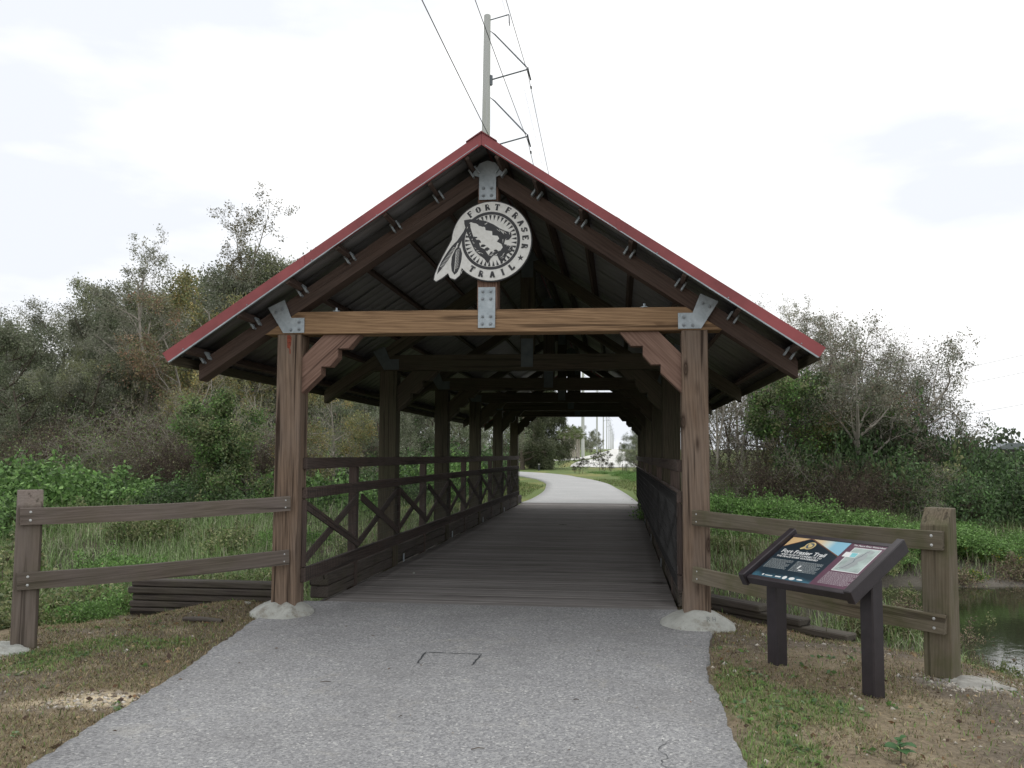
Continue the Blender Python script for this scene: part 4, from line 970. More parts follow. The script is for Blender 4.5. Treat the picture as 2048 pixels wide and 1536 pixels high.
GREY = [(.21, .22, .165), (.17, .185, .13), (.25, .25, .20), (.14, .16, .10), (.30, .295, .24)]
DGRN = [(.06, .095, .045), (.08, .125, .055), (.11, .15, .075), (.045, .07, .035)]
BRGT = [(.14, .27, .065), (.11, .22, .055), (.19, .31, .085), (.075, .15, .04)]
YELL = [(.36, .29, .10), (.27, .26, .10), (.38, .26, .12), (.20, .21, .10), (.18, .19, .10)]
RUST = [(.32, .19, .13), (.25, .16, .11), (.20, .17, .12), (.19, .18, .12)]
OLIV = [(.19, .21, .10), (.15, .18, .08), (.25, .25, .13), (.12, .145, .07)]
BRWN = [(.18, .135, .10), (.14, .11, .08), (.24, .19, .135), (.13, .13, .08)]
oakA = proto(1, 7.2, .22, 4, [9, 6, 4, 3], [.55, .5, .5, .5], [55, 45, 45, 40], .16, [.0, .04, 0, 0], 40, .125, GREY, sig=.26, t0=.12, hang=.12, aspect=.42)
oakB = proto(2, 7.0, .20, 4, [10, 6, 4, 3], [.5, .5, .5, .5], [60, 50, 45, 40], .18, [.0, .05, 0, -.02], 36, .12, GREY+OLIV, sig=.24, t0=.1, hang=.15, aspect=.42)
DG2 = [(.12, .15, .085), (.15, .18, .10), (.10, .125, .07)]
oakC = proto(3, 6.0, .18, 4, [10, 6, 4, 2], [.55, .5, .5, .5], [65, 50, 45, 40], .2, [.0, .05, 0, -.03], 46, .115, DG2+GREY[:3], sig=.26, t0=.08, aspect=.5)
tallA = proto(4, 12.0, .17, 4, [11, 6, 4, 3], [.33, .5, .5, .5], [42, 45, 45, 40], .14, [.0, .10, .05, .02], 7, .13, [(.15, .15, .10), (.11, .12, .08), (.20, .17, .10)], bark=M_barkp, sig=.16, t0=.38)
tallB = proto(5, 11.0, .16, 4, [10, 6, 4, 3], [.36, .5, .5, .5], [42, 45, 45, 40], .18, [.0, .09, .03, 0], 8, .13, GREY, bark=M_barkp, sig=.16, t0=.4)
yelA = proto(6, 6.0, .09, 4, [9, 5, 4, 3], [.45, .5, .5, .5], [50, 45, 45, 40], .2, [.0, .04, 0, -.04], 16, .11, YELL+OLIV, bark=M_barkp, sig=.2, t0=.2)
rusA = proto(7, 6.5, .10, 4, [9, 5, 4, 3], [.42, .5, .5, .5], [50, 45, 45, 40], .2, [.0, .06, 0, -.02], 15, .11, RUST+OLIV[:2], bark=M_barkp, sig=.2, t0=.25)
greA = proto(8, 4.2, .08, 4, [10, 5, 4, 3], [.5, .5, .5, .5], [60, 50, 45, 40], .22, [.0, .03, 0, -.02], 38, .12, OLIV+BRGT[:2]+DGRN, sig=.22, t0=.1)
bareA = proto(9, 7.5, .085, 4, [8, 5, 4, 4], [.4, .5, .55, .5], [35, 40, 45, 40], .16, [.0, .08, .03, 0], 2, .09, BRWN+OLIV, bark=M_barkp, sig=.15, t0=.3)
bareB = proto(10, 7.0, .06, 4, [9, 5, 4, 3], [.38, .5, .55, .5], [38, 42, 45, 40], .2, [.0, .06, .02, 0], 2, .09, BRWN+GREY, bark=M_barkb, sig=.2, t0=.25, stems=3, spread0=.16)
tangA = proto(11, 2.2, .022, 3, [12, 8, 7], [.7, .65, .6], [60, 55, 50], .35, [.0, -.03, -.05], 1, .06, BRWN+OLIV, bark=M_barkb, sig=.2, t0=.05, stems=7, spread0=.6)
tangB = proto(15, 2.2, .024, 3, [12, 8, 6], [.7, .65, .6], [60, 55, 50], .35, [.0, -.02, -.04], 3, .07, OLIV+BRGT[:2]+BRWN[:1], bark=M_barkp, sig=.25, t0=.05, stems=7, spread0=.6)
weep = proto(12, 9.5, .3, 4, [12, 6, 4, 3], [.42, .5, .5, .5], [75, 50, 45, 45], .14, [.0, -.02, -.06, -.12], 60, .24, [(.07, .085, .045), (.10, .11, .06), (.055, .07, .035), (.12, .13, .085)], sig=.26, t0=.1, hang=.5, aspect=.3)
young = proto(13, 2.1, .03, 3, [9, 5, 4], [.5, .5, .5], [50, 45, 45], .2, [.0, .04, 0], 9, .09, [(.055, .055, .04), (.09, .075, .05), (.05, .06, .035)], sig=.08, t0=.3, stems=2, spread0=.15)
# the big many-stemmed tree on the right, leaning limbs, leafy below and bare on top
def bigextra(rs, out):
    q = []; c = []
    for i in range(34):
        cx_, cy_, cz_ = rs.uniform(-2.3, 2.4), rs.uniform(-1.6, 1.4), rs.uniform(.6, 3.9); n_ = 330
        q.append(np.array([cx_, cy_, cz_])+rs.normal(size=(n_, 3))*[.42, .4, .30]); base = [DGRN, DGRN, BRGT, OLIV, BRWN, DGRN, RUST][rs.randint(7)]; c.append(pal(base, n_, rs, .2))
    return np.concatenate(q), np.concatenate(c)
bigR = proto(14, 6.3, .16, 4, [10, 6, 5, 4], [.5, .55, .55, .5], [40, 42, 42, 40], .2, [.0, .06, .03, .02], 5, .10, GREY+BRWN[:2]+DGRN[:1], bark=M_barkp, sig=.15, t0=.22, stems=5, spread0=.33, extra=bigextra)

def mound(seed, n_, rx, ry, h, size, cols, lobes=9, aspect=.55, depth=.16, wts=None, spikes=0, flat=.0):
    rs = np.random.RandomState(seed); q = []; c = []; tot = []
    L_ = [(rs.uniform(-.65, .65)*rx, rs.uniform(-.65, .65)*ry, rs.uniform(.35, .72)) for _ in range(lobes)]
    for (lx, ly, lr) in L_:
        m_ = n_//lobes; d = rs.normal(size=(m_, 3)); d[:, 2] = np.abs(d[:, 2])*1.1-.15; d /= np.linalg.norm(d, axis=1)[:, None]
        rr = lr*(1-np.abs(rs.normal(size=m_))*depth)[:, None]*(1+.13*np.sin(d[:, :1]*9+lx*7)*np.sin(d[:, 1:2]*8+d[:, 2:3]*7))
        p_ = d*rr*[rx, ry, h]+[lx, ly, 0]; q.append(p_)
        tone = 1+.2*rs.normal(); c.append(pal(cols, m_, rs, .22, wts)*max(.5, tone))
    q = np.concatenate(q); c = np.concatenate(c); q[:, 2] = np.maximum(q[:, 2], -.1)
    st_ = []
    for i in range(26):
        lx, ly, lr = L_[rs.randint(lobes)]; d = rs.normal(size=3); d[2] = abs(d[2]); d /= np.linalg.norm(d); e = np.array([lx, ly, 0])+d*lr*np.array([rx, ry, h])*1.02
        s0 = np.array([lx*.6, ly*.6, -.1]); mid = (s0+e)/2+rs.normal(size=3)*.12; st_.append((np.array([s0, mid, e]), np.array([.016, .012, .005]), 3))
        if spikes and i < spikes:
            m_ = 50; t = rs.rand(m_, 1); tip = e+np.array([rs.normal()*.1, rs.normal()*.1, h*.32]); qq = e*(1-t)+tip*t+rs.normal(size=(m_, 3))*.05; q = np.vstack([q, qq]); c = np.vstack([c, pal(cols, m_, rs, .2)*1.1]); st_.append((np.array([e, (e+tip)/2, tip]), np.array([.008, .006, .003]), 3))
    P_ = Proto(); V, F, Cv = leaves(q, size, c, rs, aspect, flat); P_.crown = arr_mesh('foliage', V, F, Cv); P_.crown.materials.append(M_leaf)
    V, F = tubes(st_); P_.trunk = arr_mesh('stems', V, F, smooth=True); P_.trunk.materials.append(M_barkb); P_.H = h; P_.top = float(q[:, 2].max()); return P_
vineM = mound(21, 15000, 2.2, 1.7, 1.9, .12, [(.15, .26, .085), (.11, .20, .065), (.20, .32, .11), (.075, .13, .045)], 11, .6, .2, spikes=8)
weedM = mound(22, 15000, 1.5, 1.2, .95, .07, [(.145, .26, .075), (.115, .21, .06), (.19, .31, .10), (.08, .14, .045)], 10, .45, .25, spikes=10)
dkM = mound(23, 16000, 1.8, 1.5, 1.9, .085, DGRN+[(.075, .135, .05), (.11, .19, .07)], 11, .5, .24, spikes=5)
olM = mound(24, 7000, 1.5, 1.2, 1.3, .10, OLIV+[(.08, .13, .035)], 9, .5, .3, spikes=12)
brM = mound(25, 5000, 1.5, 1.3, 1.2, .09, BRWN+OLIV[:1], 9, .35, .4, spikes=12)
flM = mound(26, 5000, 1.0, .9, .6, .075, [(.12, .20, .045), (.09, .17, .04), (.40, .36, .05)], 8, .6, .3, wts=[.5, .42, .08], spikes=8)

def bush(P_, x, y, sc_, name, label, cat='bush', group=None, dz=0): return plant(P_, name, x, y, sc_, label, cat, group, z=tz(x, y)+dz, leafname='foliage', trunkname='stems')

# left wood -------------------------------------------------
k = 0
woodL = 'grey-green oak in the wood left of the bridge, one of many merging crowns'
for px, Y, yp, pr_ in ((-330, 27, 560, 0), (-190, 25, 570, 1), (-60, 30, 585, 0), (-10, 24, 600, 2), (60, 27, 640, 1), (110, 34, 595, 0), (170, 27, 600, 0), (215, 33, 580, 1), (262, 28, 590, 2), (300, 35, 560, 0), (335, 29, 590, 1), (385, 34, 530, 2), (430, 30, 520, 0), (470, 36, 500, 1), (520, 31, 520, 2), (560, 37, 515, 0), (600, 33, 530, 1), (660, 38, 620, 0), (705, 34, 700, 2), (760, 38, 700, 0), (820, 36, 720, 2), (870, 42, 720, 1), (20, 44, 620, 0), (250, 46, 580, 1), (420, 47, 520, 2), (620, 50, 560, 0), (780, 50, 700, 2), (915, 52, 740, 1), (960, 56, 760, 2), (-450, 36, 560, 1), (40, 21, 720, 2), (140, 22, 700, 1), (230, 23, 710, 2), (700, 24, 800, 2), (760, 28, 790, 2), (850, 32, 800, 2), (930, 40, 820, 2)):
    P_ = (oakA, oakB, oakC)[pr_]
    lab = ('dark olive oak low at the foot of the left wood' if yp >= 700 and px < 600 else 'grey-green oak in the left wood, above the left fence post' if px < 150 else 'grey-green oak in the left wood, left of the roof eave' if px < 340 else
           'grey-green oak whose crown shows above the left roof slope' if px < 640 else 'grey-green oak seen only between the left posts of the bridge')
    plant(P_, 'oak_tree', at(px, Y), Y, hs(P_, Y, yp), lab, 'tree', 'oaks in the wood left of the bridge')
plant(tallA, 'tall_thin_tree', at(455, 30), 30, hs(tallA, 30, 395)*1.0, 'tallest thin-crowned tree rising above the left wood', 'tree', rz=1.0)
plant(tallB, 'tall_thin_tree', at(318, 24), 24, hs(tallB, 24, 470), 'second tallest sparse tree, left of the tallest one', 'tree', rz=2.0)
plant(tallB, 'tall_thin_tree', at(565, 33), 33, hs(tallB, 33, 500), 'sparse grey tree just above the left roof slope', 'tree', rz=4.0)
plant(yelA, 'yellow_tree', at(445, 20), 20, hs(yelA, 20, 690), 'olive-yellow tree below the left eave of the roof', 'tree', rz=.5)
plant(yelA, 'yellow_tree', at(475, 27), 27, hs(yelA, 27, 560), 'taller yellowing tree below the tallest thin-crowned tree', 'tree', rz=2.5)
plant(yelA, 'yellow_tree', at(650, 17), 17, hs(yelA, 17, 775), 'orange-yellow small tree seen just right of the left front post', 'tree', rz=3.3)
plant(rusA, 'rusty_tree', at(375, 24), 24, hs(rusA, 24, 610), 'rust-leaved tree left of the roof eave', 'tree', rz=1.9)
plant(rusA, 'rusty_tree', at(560, 29), 29, hs(rusA, 29, 525), 'rust-leaved tree crown peeping over the left roof slope', 'tree', rz=4.9)
for i, (px, Y, yp) in enumerate(((290, 18, 840), (360, 16.5, 870), (430, 17.5, 840), (505, 16.5, 860), (250, 21, 800), (120, 22, 810), (30, 21, 830), (180, 20, 830), (560, 19, 830), (400, 21, 790), (480, 21, 800), (320, 23, 770), (620, 22, 840), (700, 25, 850), (215, 18.5, 850), (345, 19, 820), (455, 19, 820), (90, 19, 850))):
    P_ = tangA if i % 2 else tangB
    plant(P_, 'thicket', at(px, Y), Y, hs(P_, Y, yp), ['olive tangle of half-bare twigs at the foot of the left wood', 'brown tangle of bare twigs at the foot of the left wood'][i % 2], 'thicket', ['olive thickets below the left wood', 'brown thickets below the left wood'][i % 2])
for px, Y, yp, lab in ((385, 17.5, 700, 'pale leafless branchy tree left of the left front post'), (520, 17, 740, 'pale leafless small tree touching the left front post'), (285, 20, 760, 'pale leafless tree in the brown thicket on the left'), (690, 20, 840, 'pale leafless tree seen between the first two left posts')):
    plant(bareA, 'bare_tree', at(px, Y), Y, hs(bareA, Y, yp), lab, 'tree')
plant(greA, 'green_sapling', at(505, 13.6), 13.6, hs(greA, 13.6, 830), 'bright green leafy sapling just left of the left front post', 'tree', rz=1)
for px, Y, s_, P_, lab in ((30, 13.5, (1.0, 1.02), vineM, 'vine-covered green mound at the left edge'), (140, 13.0, (1.0, .95), vineM, 'vine-covered green mound second from the left edge'), (-120, 12, (1.1, 1.1), vineM, 'vine-covered green mound cut off by the left edge'), (240, 12.8, (.85, .72), vineM, 'low vine-covered mound left of the thicket'), (330, 12.6, (.8, .55), weedM, 'low green weedy bush above the left fence'), (415, 12.8, (.9, .72), dkM, 'dark green bush above the middle of the left fence'), (490, 13, (.9, .75), weedM, 'green weedy bush near the left front post'), (570, 14.5, (1, .7), dkM, 'dark green bush behind the left front post'), (60, 10.5, (.8, .55), olM, 'olive weedy clump behind the left fence post'), (-60, 9.5, (.9, .7), vineM, 'green mound lowest at the left edge'), (330, 15.5, (1.1, .8), olM, 'olive weedy bush in front of the brown thicket'), (455, 15.5, (1.0, .95), olM, 'yellow-green bush left of the left front post'), (560, 17.5, (1.0, 1.1), olM, 'yellow-green bush hugging the left front post'),
                           (650, 13.5, (.8, .8), vineM, 'bright vine mound seen between the first two left posts'), (735, 18, (1.0, .95), dkM, 'dark bush seen between the first two left posts'), (835, 21, (.9, .95), vineM, 'bright vine mound seen between the second and third left posts'), (915, 26, (.8, 1.15), vineM, 'bright vine mound seen between the third and fourth left posts'), (780, 24, (1.2, 1.0), olM, 'olive bush behind the second left post'), (970, 36, (.9, 1.4), dkM, 'dark bush behind the last two left posts'), (880, 33, (1.8, 1.9), dkM, 'dark bush behind the third left post'), (700, 26, (1.6, 1.75), dkM, 'tall dark bush behind the first railing bay')):
    bush(P_, at(px, Y), Y, s_, 'vine_mound' if P_ is vineM else 'bush', lab)
# right side -------------------------------------------------
plant(bigR, 'multi_stemmed_tree', at(1692, 17.5), 17.5, hs(bigR, 17.5, 645)*.95, 'big tangled many-stemmed tree right of the bridge', 'tree', rz=.4)
plant(tallB, 'sparse_tree', at(1745, 20), 20, hs(tallB, 20, 670)*.9, 'sparse tree crown spreading right of the tangled tree', 'tree', rz=3)
plant(tallB, 'sparse_tree', at(1655, 24), 24, hs(tallB, 24, 620), 'sparse tree crown above the right roof tip', 'tree', rz=1)
for i, (px, Y, yp) in enumerate(((1438, 17.5, 640), (1462, 21, 640), (1485, 18.5, 650), (1510, 23, 620), (1530, 20, 650), (1553, 18.5, 660), (1578, 24, 610), (1600, 20, 650), (1625, 19, 650), (1655, 23, 630), (1470, 27, 600), (1540, 28, 600), (1600, 29, 610), (1420, 25, 640), (1380, 24, 650), (1440, 30, 600))):
    plant(bareA, 'bare_tree', at(px, Y), Y, hs(bareA, Y, yp), ('slim pale bare tree hard against the right front post' if px < 1500 else 'slim pale bare tree under the right roof tip, left of the green tree' if px < 1590 else 'slim pale bare tree behind the green tree at the right'), 'tree', 'bare trees right of the bridge')
for px, Y, yp in ((1450, 20, 700), (1500, 22, 700), (1560, 21, 690), (1610, 22, 670), (1640, 20, 680), (1690, 21, 650), (1740, 23, 640), (1790, 20, 700), (1585, 26, 660), (1830, 18.5, 760)):
    plant(bareB, 'bare_tree', at(px, Y), Y, hs(bareB, Y, yp), 'brown twiggy multi-stemmed tree right of the bridge', 'tree', 'brown twiggy trees right of the bridge')
plant(yelA, 'yellow_tree', at(1668, 18), 18, hs(yelA, 18, 770), 'small tree with orange and yellow leaves under the right roof tip', 'tree', rz=1.4)
plant(greA, 'green_tree', at(1650, 18.5), 18.5, hs(greA, 18.5, 800), 'bright green leafy tree at the left side of the tangled tree', 'tree', rz=2.4)
plant(oakC, 'green_tree', at(1760, 19), 19, hs(oakC, 19, 790), 'dark green leafy tree behind the right side of the tangled tree', 'tree', rz=2.4)
for i, (px, Y, yp) in enumerate(((1440, 16.5, 930), (1500, 17, 925), (1560, 16.5, 930), (1620, 16.5, 920), (1700, 15.5, 930), (1780, 15, 940), (1850, 14.8, 950), (1910, 15, 955), (1470, 20, 880), (1540, 20, 880), (1720, 19, 820), (1800, 18, 860))):
    P_ = tangA if i % 3 else tangB
    plant(P_, 'thicket', at(px, Y), Y, hs(P_, Y, yp), ['pale tangle of half-bare twigs under the trees on the right', 'brown tangle of bare twigs under the trees on the right'][i % 3 > 0], 'thicket', ['pale thickets under the right trees', 'brown thickets under the right trees'][i % 3 > 0])
for px, Y, wd, yp, P_, lab in ((1845, 16.5, 1.1, 865, dkM, 'dark green bush right of the tangled tree'), (1925, 18, 1.2, 872, dkM, 'dark green bush between the fence post and the horizon'), (2010, 19, 1.3, 888, dkM, 'dark green bush at the right edge'), (2110, 19, 1.3, 885, dkM, 'dark green bush cut off by the right edge'), (1975, 25, 1.6, 868, olM, 'olive bush on the skyline at the right'), (2060, 27, 2.0, 893, dkM, 'dark bush on the skyline cut off by the right edge'), (1780, 18, 1.2, 820, dkM, 'dark green bush behind the tangled tree'), (1660, 17, 1.0, 830, dkM, 'dark green bush left of the tangled tree'), (1895, 15.2, .9, 925, dkM, 'dark bush in front of the other dark bushes'), (1870, 22, 1.3, 850, dkM, 'dark green bush farther behind the tangled tree'), (2020, 15.2, 1.0, 930, dkM, 'low dark bush at the right edge'), (2200, 24, 1.9, 870, dkM, 'dark bush beyond the right edge'), (1960, 16.4, 1.1, 905, dkM, 'rounded dark bush left of the low one at the right edge'), (1810, 15.6, .9, 905, olM, 'olive bush between the tangled tree and the fence post')):
    plant(P_, 'bush', at(px, Y), Y, (wd, hs(P_, Y, yp)), lab, 'bush', leafname='foliage', trunkname='stems')
for px, Y, s_ in ((1432, 12.6, (.8, 1.05)), (1470, 13.2, (.9, 1.0)), (1530, 12.6, (.9, .92)), (1590, 13.2, (.9, .85)), (1650, 12.7, (.95, .75)), (1710, 13.2, (.9, .66)), (1770, 12.9, (.95, .55)), (1850, 13.2, (.95, .5)), (1900, 13.4, (.95, .5)), (1440, 11, (.6, .5)), (1500, 11.2, (.7, .42)), (1580, 11.6, (.7, .36)), (1670, 11.6, (.7, .34)), (1740, 11.8, (.7, .3)), (1830, 12.3, (.7, .36)), (1960, 12.6, (.7, .42)), (2040, 12.8, (.8, .5)), (1400, 13.5, (.8, .8)), (1380, 16, (.9, .9))):
    bush(weedM, at(px, Y), Y, s_, 'weed_clump', ('bright green feathery weeds on the far bank just right of the front post' if px < 1520 else 'bright green feathery weeds on the far bank above the information panel' if px < 1800 else 'bright green feathery weeds on the far bank beyond the right fence post'), 'weeds', 'green weeds on the right bank')
for i, (px, Y, s_) in enumerate(((1925, 12.2, (.6, .55)), (2000, 11.9, (.6, .5)), (1940, 10.9, (.5, .4)), (2050, 11.5, (.7, .5)))):
    bush(flM, at(px, Y), Y, s_, 'flowering_weed', 'green weeds with small yellow flowers beyond the right fence post', 'weeds', 'yellow-flowered weeds at the right')
# beyond the bridge -------------------------------------------------
plant(weep, 'weeping_tree', at(1062, 88), 88, .9, 'big dark drooping tree framed by the far end of the bridge', 'tree', rz=1)
plant(weep, 'weeping_tree', at(1045, 80), 80, .9, 'dark drooping tree beside the last left post', 'tree', rz=3)
plant(weep, 'weeping_tree', at(1085, 104), 104, .68, 'third dark drooping tree, nearest the white sky gap', 'tree', rz=5)
plant(oakC, 'oak_tree', at(1165, 262), 262, hs(oakC, 262, 862, -8)*.9, 'far tree behind the second concrete pole', 'tree', rz=1)
plant(oakA, 'oak_tree', at(1183, 330), 330, hs(oakA, 330, 868, -8), 'far tree between the second and third concrete poles', 'tree', rz=2)
plant(oakB, 'oak_tree', at(1140, 245), 245, hs(oakB, 235, 862, -8), 'far tree behind the palms', 'tree', rz=2)
plant(oakC, 'oak_tree', at(1115, 200), 200, hs(oakC, 200, 865, -8), 'far dark tree left of the palms', 'tree', rz=4)
for i_, (px, yp) in enumerate(((1128, 866), (1142, 872), (1154, 864), (1168, 868), (1180, 864), (1192, 876), (1200, 886))):
    plant((oakC, oakA)[i_ % 2], 'oak_tree', at(px, 340+i_*9), 340+i_*9, hs(oakC, 340+i_*9, yp, -8)*1.1, ('tiny far tree behind the fan palms' if px < 1160 else 'tiny far tree just behind the second and third concrete poles'), 'tree', 'far trees behind the concrete poles')
plant(weep, 'weeping_tree', at(1292, 98), 98, .62, 'dense dark tree right of the gravel road, cut off by the bridge posts', 'tree', rz=2)
plant(oakC, 'oak_tree', at(1280, 100), 100, hs(oakC, 100, 868), 'dark tree right of the gravel road', 'tree', rz=1)
plant(oakB, 'oak_tree', at(1282, 80), 80, hs(oakB, 80, 845), 'dark tree beside the far right post', 'tree', rz=3)
plant(oakA, 'oak_tree', at(1244, 320), 320, hs(oakA, 320, 885, 5), 'tiny far tree at the right of the road', 'tree', rz=3)
plant(oakC, 'leaning_oak', at(1275, 58), 58, hs(oakC, 58, 835)*.8, 'dark leafy tree overhanging the far right of the bridge opening', 'tree', rz=3)
plant(young, 'young_tree', at(1161, 66), 66, .62, 'dark young tree on the grass, left of the two', 'tree', rz=1)
plant(young, 'young_tree', at(1206, 70), 70, .85, 'dark young tree on the grass, right of the two', 'tree', rz=4)
for px, Y, s_ in ((1285, 44, (.5, .5)), (1272, 50, (.7, .6)), (1250, 60, (.7, .45)), (1222, 66, (.8, .4)), (1270, 58, (1, .7)), (1195, 70, (.8, .3))):
    bush(weedM, at(px, Y), Y, s_, 'weed_clump', 'low green weeds beside the far path', 'weeds', 'green weeds beside the far path')
# palms
rs = np.random.RandomState(5); q = []; P_ = Proto(); st_ = [(np.array([(0, 0, -.2), (.05, 0, 2), (.0, .05, 4.2)]), np.array([.2, .17, .15]), 7)]; Vs = []; Fs = []; Cs = []; nb = 0
for i in range(34):
    a = rs.rand()*2*pi; el = rs.uniform(-.5, 1.3); d = np.array([cos(a)*cos(el), sin(a)*cos(el), sin(el)]); e = np.array([0, 0, 4.2])+d*rs.uniform(.7, 1.0)
    st_.append((np.array([(0, 0, 4.2), e]), np.array([.02, .015]), 3)); s1 = np.cross(d, [0, 0, 1.]); s1 /= np.linalg.norm(s1)
    for j in range(11):
        b = (j-5)*.26; dd = d*cos(b)+s1*sin(b); dd[2] -= .25; L_ = rs.uniform(.6, .85); sd_ = np.cross(dd, d+[.1, .2, .3]); sd_ /= np.linalg.norm(sd_)+1e-6
        Vs += [e, e+dd*L_*.5+sd_*.04, e+dd*L_, e+dd*L_*.5-sd_*.04]; Fs.append([nb, nb+1, nb+2, nb+3]); nb += 4; cc = np.array([.12, .15, .06])*rs.uniform(.6, 1.4); Cs += [cc]*4
P_.crown = arr_mesh('fronds', Vs, Fs, np.array(Cs)); P_.crown.materials.append(M_leaf); V, F = tubes(st_); P_.trunk = arr_mesh('trunk', V, F, smooth=True); P_.trunk.materials.append(M_barkp); palmP = P_
for px, Y, s_ in ((1128, 150, 1.1), (1134, 158, 1.0), (1139, 150, 1.15), (1144, 160, 1.1), (1149, 152, 1.0), (1154, 160, 1.15), (1158, 154, 1.0), (1123, 160, 1.0)):
    plant(palmP, 'palm_tree', at(px, Y), Y, s_, 'small fan palm in the far row seen through the bridge', 'palm', 'fan palms beyond the bridge', leafname='fronds')
# far tree line both sides, reads as one mass at the horizon
rs = np.random.RandomState(9); q = []; c = []
for (x0, x1, Y, h) in ((-400, -60, 210, 8), (80, 420, 330, 9), (420, 1300, 420, 10), (-1300, -400, 300, 9)):
    for x in np.arange(x0, x1, 7):
        n_ = 130; cx_ = x+rs.normal()*3; hh = h*rs.uniform(.6, 1.1); cy_ = Y+rs.normal()*8
        p_ = rs.normal(size=(n_, 3))*[3.2, 2.5, 0]+[cx_, cy_, 0]; p_[:, 2] = tz(cx_, cy_)+hh*(1-((p_[:, 0]-cx_)/8)**2)*rs.rand(n_)**.7; q.append(p_); c.append(pal([(.07, .09, .06), (.06, .08, .05), (.09, .10, .07)], n_, rs, .15))
V, F, Cv = leaves(np.concatenate(q), 1.5, np.concatenate(c), rs, .8); o = mesh_obj('far_tree_line', arr_mesh('far_tree_line', V, F, Cv), M_leaf); tag(o, 'distant line of trees along the horizon', 'trees', None, 'stuff')

# ------------------------------------------------------------------ grass, litter, pebbles
def blades(pts, h, w_, col, rs, bend=.5, lie=0.):
    n_ = len(pts); a = rs.rand(n_)*2*pi; hd = np.stack([np.cos(a), np.sin(a), np.zeros(n_)], 1); sd_ = np.stack([-np.sin(a), np.cos(a), np.zeros(n_)], 1)
    H = (h*(1+.35*rs.normal(size=n_)).clip(.3, 2))[:, None]; W_ = w_*(.7+.6*rs.rand(n_, 1)); le = np.minimum(lie+(1-lie)*rs.rand(n_, 1)*bend, 1.)
    mid = pts+hd*H*.35*le+np.array([0, 0, 1])*H*.55*(1-le*.6); tip = pts+hd*H*le+np.array([0, 0, 1])*H*(1-le*.75)
    V = np.stack([pts-sd_*W_/2, pts+sd_*W_/2, mid+sd_*W_*.4, tip, mid-sd_*W_*.4], 1).reshape(-1, 3)
    b = np.arange(n_)[:, None]*5; F = np.concatenate([np.concatenate([b, b+1, b+2, b+4], 1), np.concatenate([b+4, b+2, b+3, b+3], 1)])
    F3 = np.concatenate([np.concatenate([b, b+1, b+2], 1), np.concatenate([b, b+2, b+4], 1), np.concatenate([b+4, b+2, b+3], 1)])
    return V, F3, np.repeat(col, 5, axis=0)
rz_ = vnoise
def gz(x, Y):
    z = terr(x, Y); rel = (vnoise(x, Y, 2.5, 4, 11)-.5)*.05+(vnoise(x, Y, .5, 3, 12)-.5)*.05+.05*np.exp(-(((x-1.2)/.35)**2+((Y-.35)/.3)**2))+.05*np.exp(-(((x+3.9)/.6)**2+((Y-.3)/.35)**2))
    of = np.maximum(np.maximum(x-path_r(Y), path_l(Y)-x), 0); return z+np.where(Y < 1.2, rel*sstep(0, .35, of), rel)
def scatter(n_, x0, x1, y0, y1, rs, keep):
    x = rs.uniform(x0, x1, n_); y = rs.uniform(y0, y1, n_); k_ = keep(x, y) > rs.rand(n_); x = x[k_]; y = y[k_]; return np.stack([x, y, gz(x, y)], 1)
rs = np.random.RandomState(31)
offpath = lambda x, y: ((x > path_r(y)+.015) | (x < path_l(y)-.015) | (y > 1))*1.
nosand = lambda x, y: 1-np.clip(1.3*np.exp(-(((x+3.12)/.30)**2+((y+2.85)/.17)**2)), 0, .97)
p_ = np.concatenate([scatter(90000, -5.3, -2.6, -5, .8, rs, lambda x, y: offpath(x, y)*(.35+.65*sstep(.35, .6, vnoise(x, y, 1.7, 3, 41)))*nosand(x, y)), scatter(70000, .4, 3.2, -5, 1.3, rs, lambda x, y: offpath(x, y)*(.25+.75*sstep(.4, .62, vnoise(x, y, 1.7, 3, 41)))*(1-.8*np.exp(-(((x-1.35)/.5)**2+((y+.9)/.6)**2))))])
c = pal([(.25, .195, .11), (.20, .15, .085), (.38, .31, .19), (.15, .12, .08), (.18, .20, .08)], len(p_), rs, .25, [.28, .22, .15, .12, .23])
V, F, Cv = blades(p_, .035, .0045, c, rs, .9, .55); o = mesh_obj('dead_grass', arr_mesh('dead_grass', V, F, Cv), M_grass); tag(o, 'short brown dead grass and litter beside the path', 'grass', None, 'stuff')
p_ = np.concatenate([scatter(60000, -5.3, -2.6, -5, .8, rs, lambda x, y: offpath(x, y)*(greenmask(x, y)*.9+.03)*nosand(x, y)), scatter(90000, .4, 3.3, -5, 1.3, rs, lambda x, y: offpath(x, y)*(greenmask(x, y)*.6+.03))])
c = pal([(.15, .25, .07), (.19, .28, .085), (.12, .18, .055), (.24, .27, .11)], len(p_), rs, .2)
V, F, Cv = blades(p_, .042, .006, c, rs, .9, .25); o = mesh_obj('green_grass', arr_mesh('green_grass', V, F, Cv), M_grass); tag(o, 'patches of short green grass beside the path', 'grass', None, 'stuff')
# broad small weeds: rosettes
p_ = np.concatenate([scatter(900, -5.2, -2.9, -4, .8, rs, lambda x, y: offpath(x, y)*(greenmask(x, y)*.9+.06)), scatter(900, .7, 3.2, -4.5, 1.3, rs, lambda x, y: offpath(x, y)*(greenmask(x, y)*.9+.05))])
p_ = np.repeat(p_, 9, axis=0)+rs.normal(size=(len(p_)*9, 3))*[.02, .02, .004]; p_[:, 2] += .006; c = pal([(.09, .17, .045), (.12, .21, .06), (.10, .17, .08), (.17, .23, .13)], len(p_), rs, .2)
V, F, Cv = leaves(p_, .035, c, rs, .6, .75); o = mesh_obj('ground_weeds', arr_mesh('ground_weeds', V, F, Cv), M_leaf); tag(o, 'tiny broad-leaved weeds scattered over the soil', 'weeds', None, 'stuff')
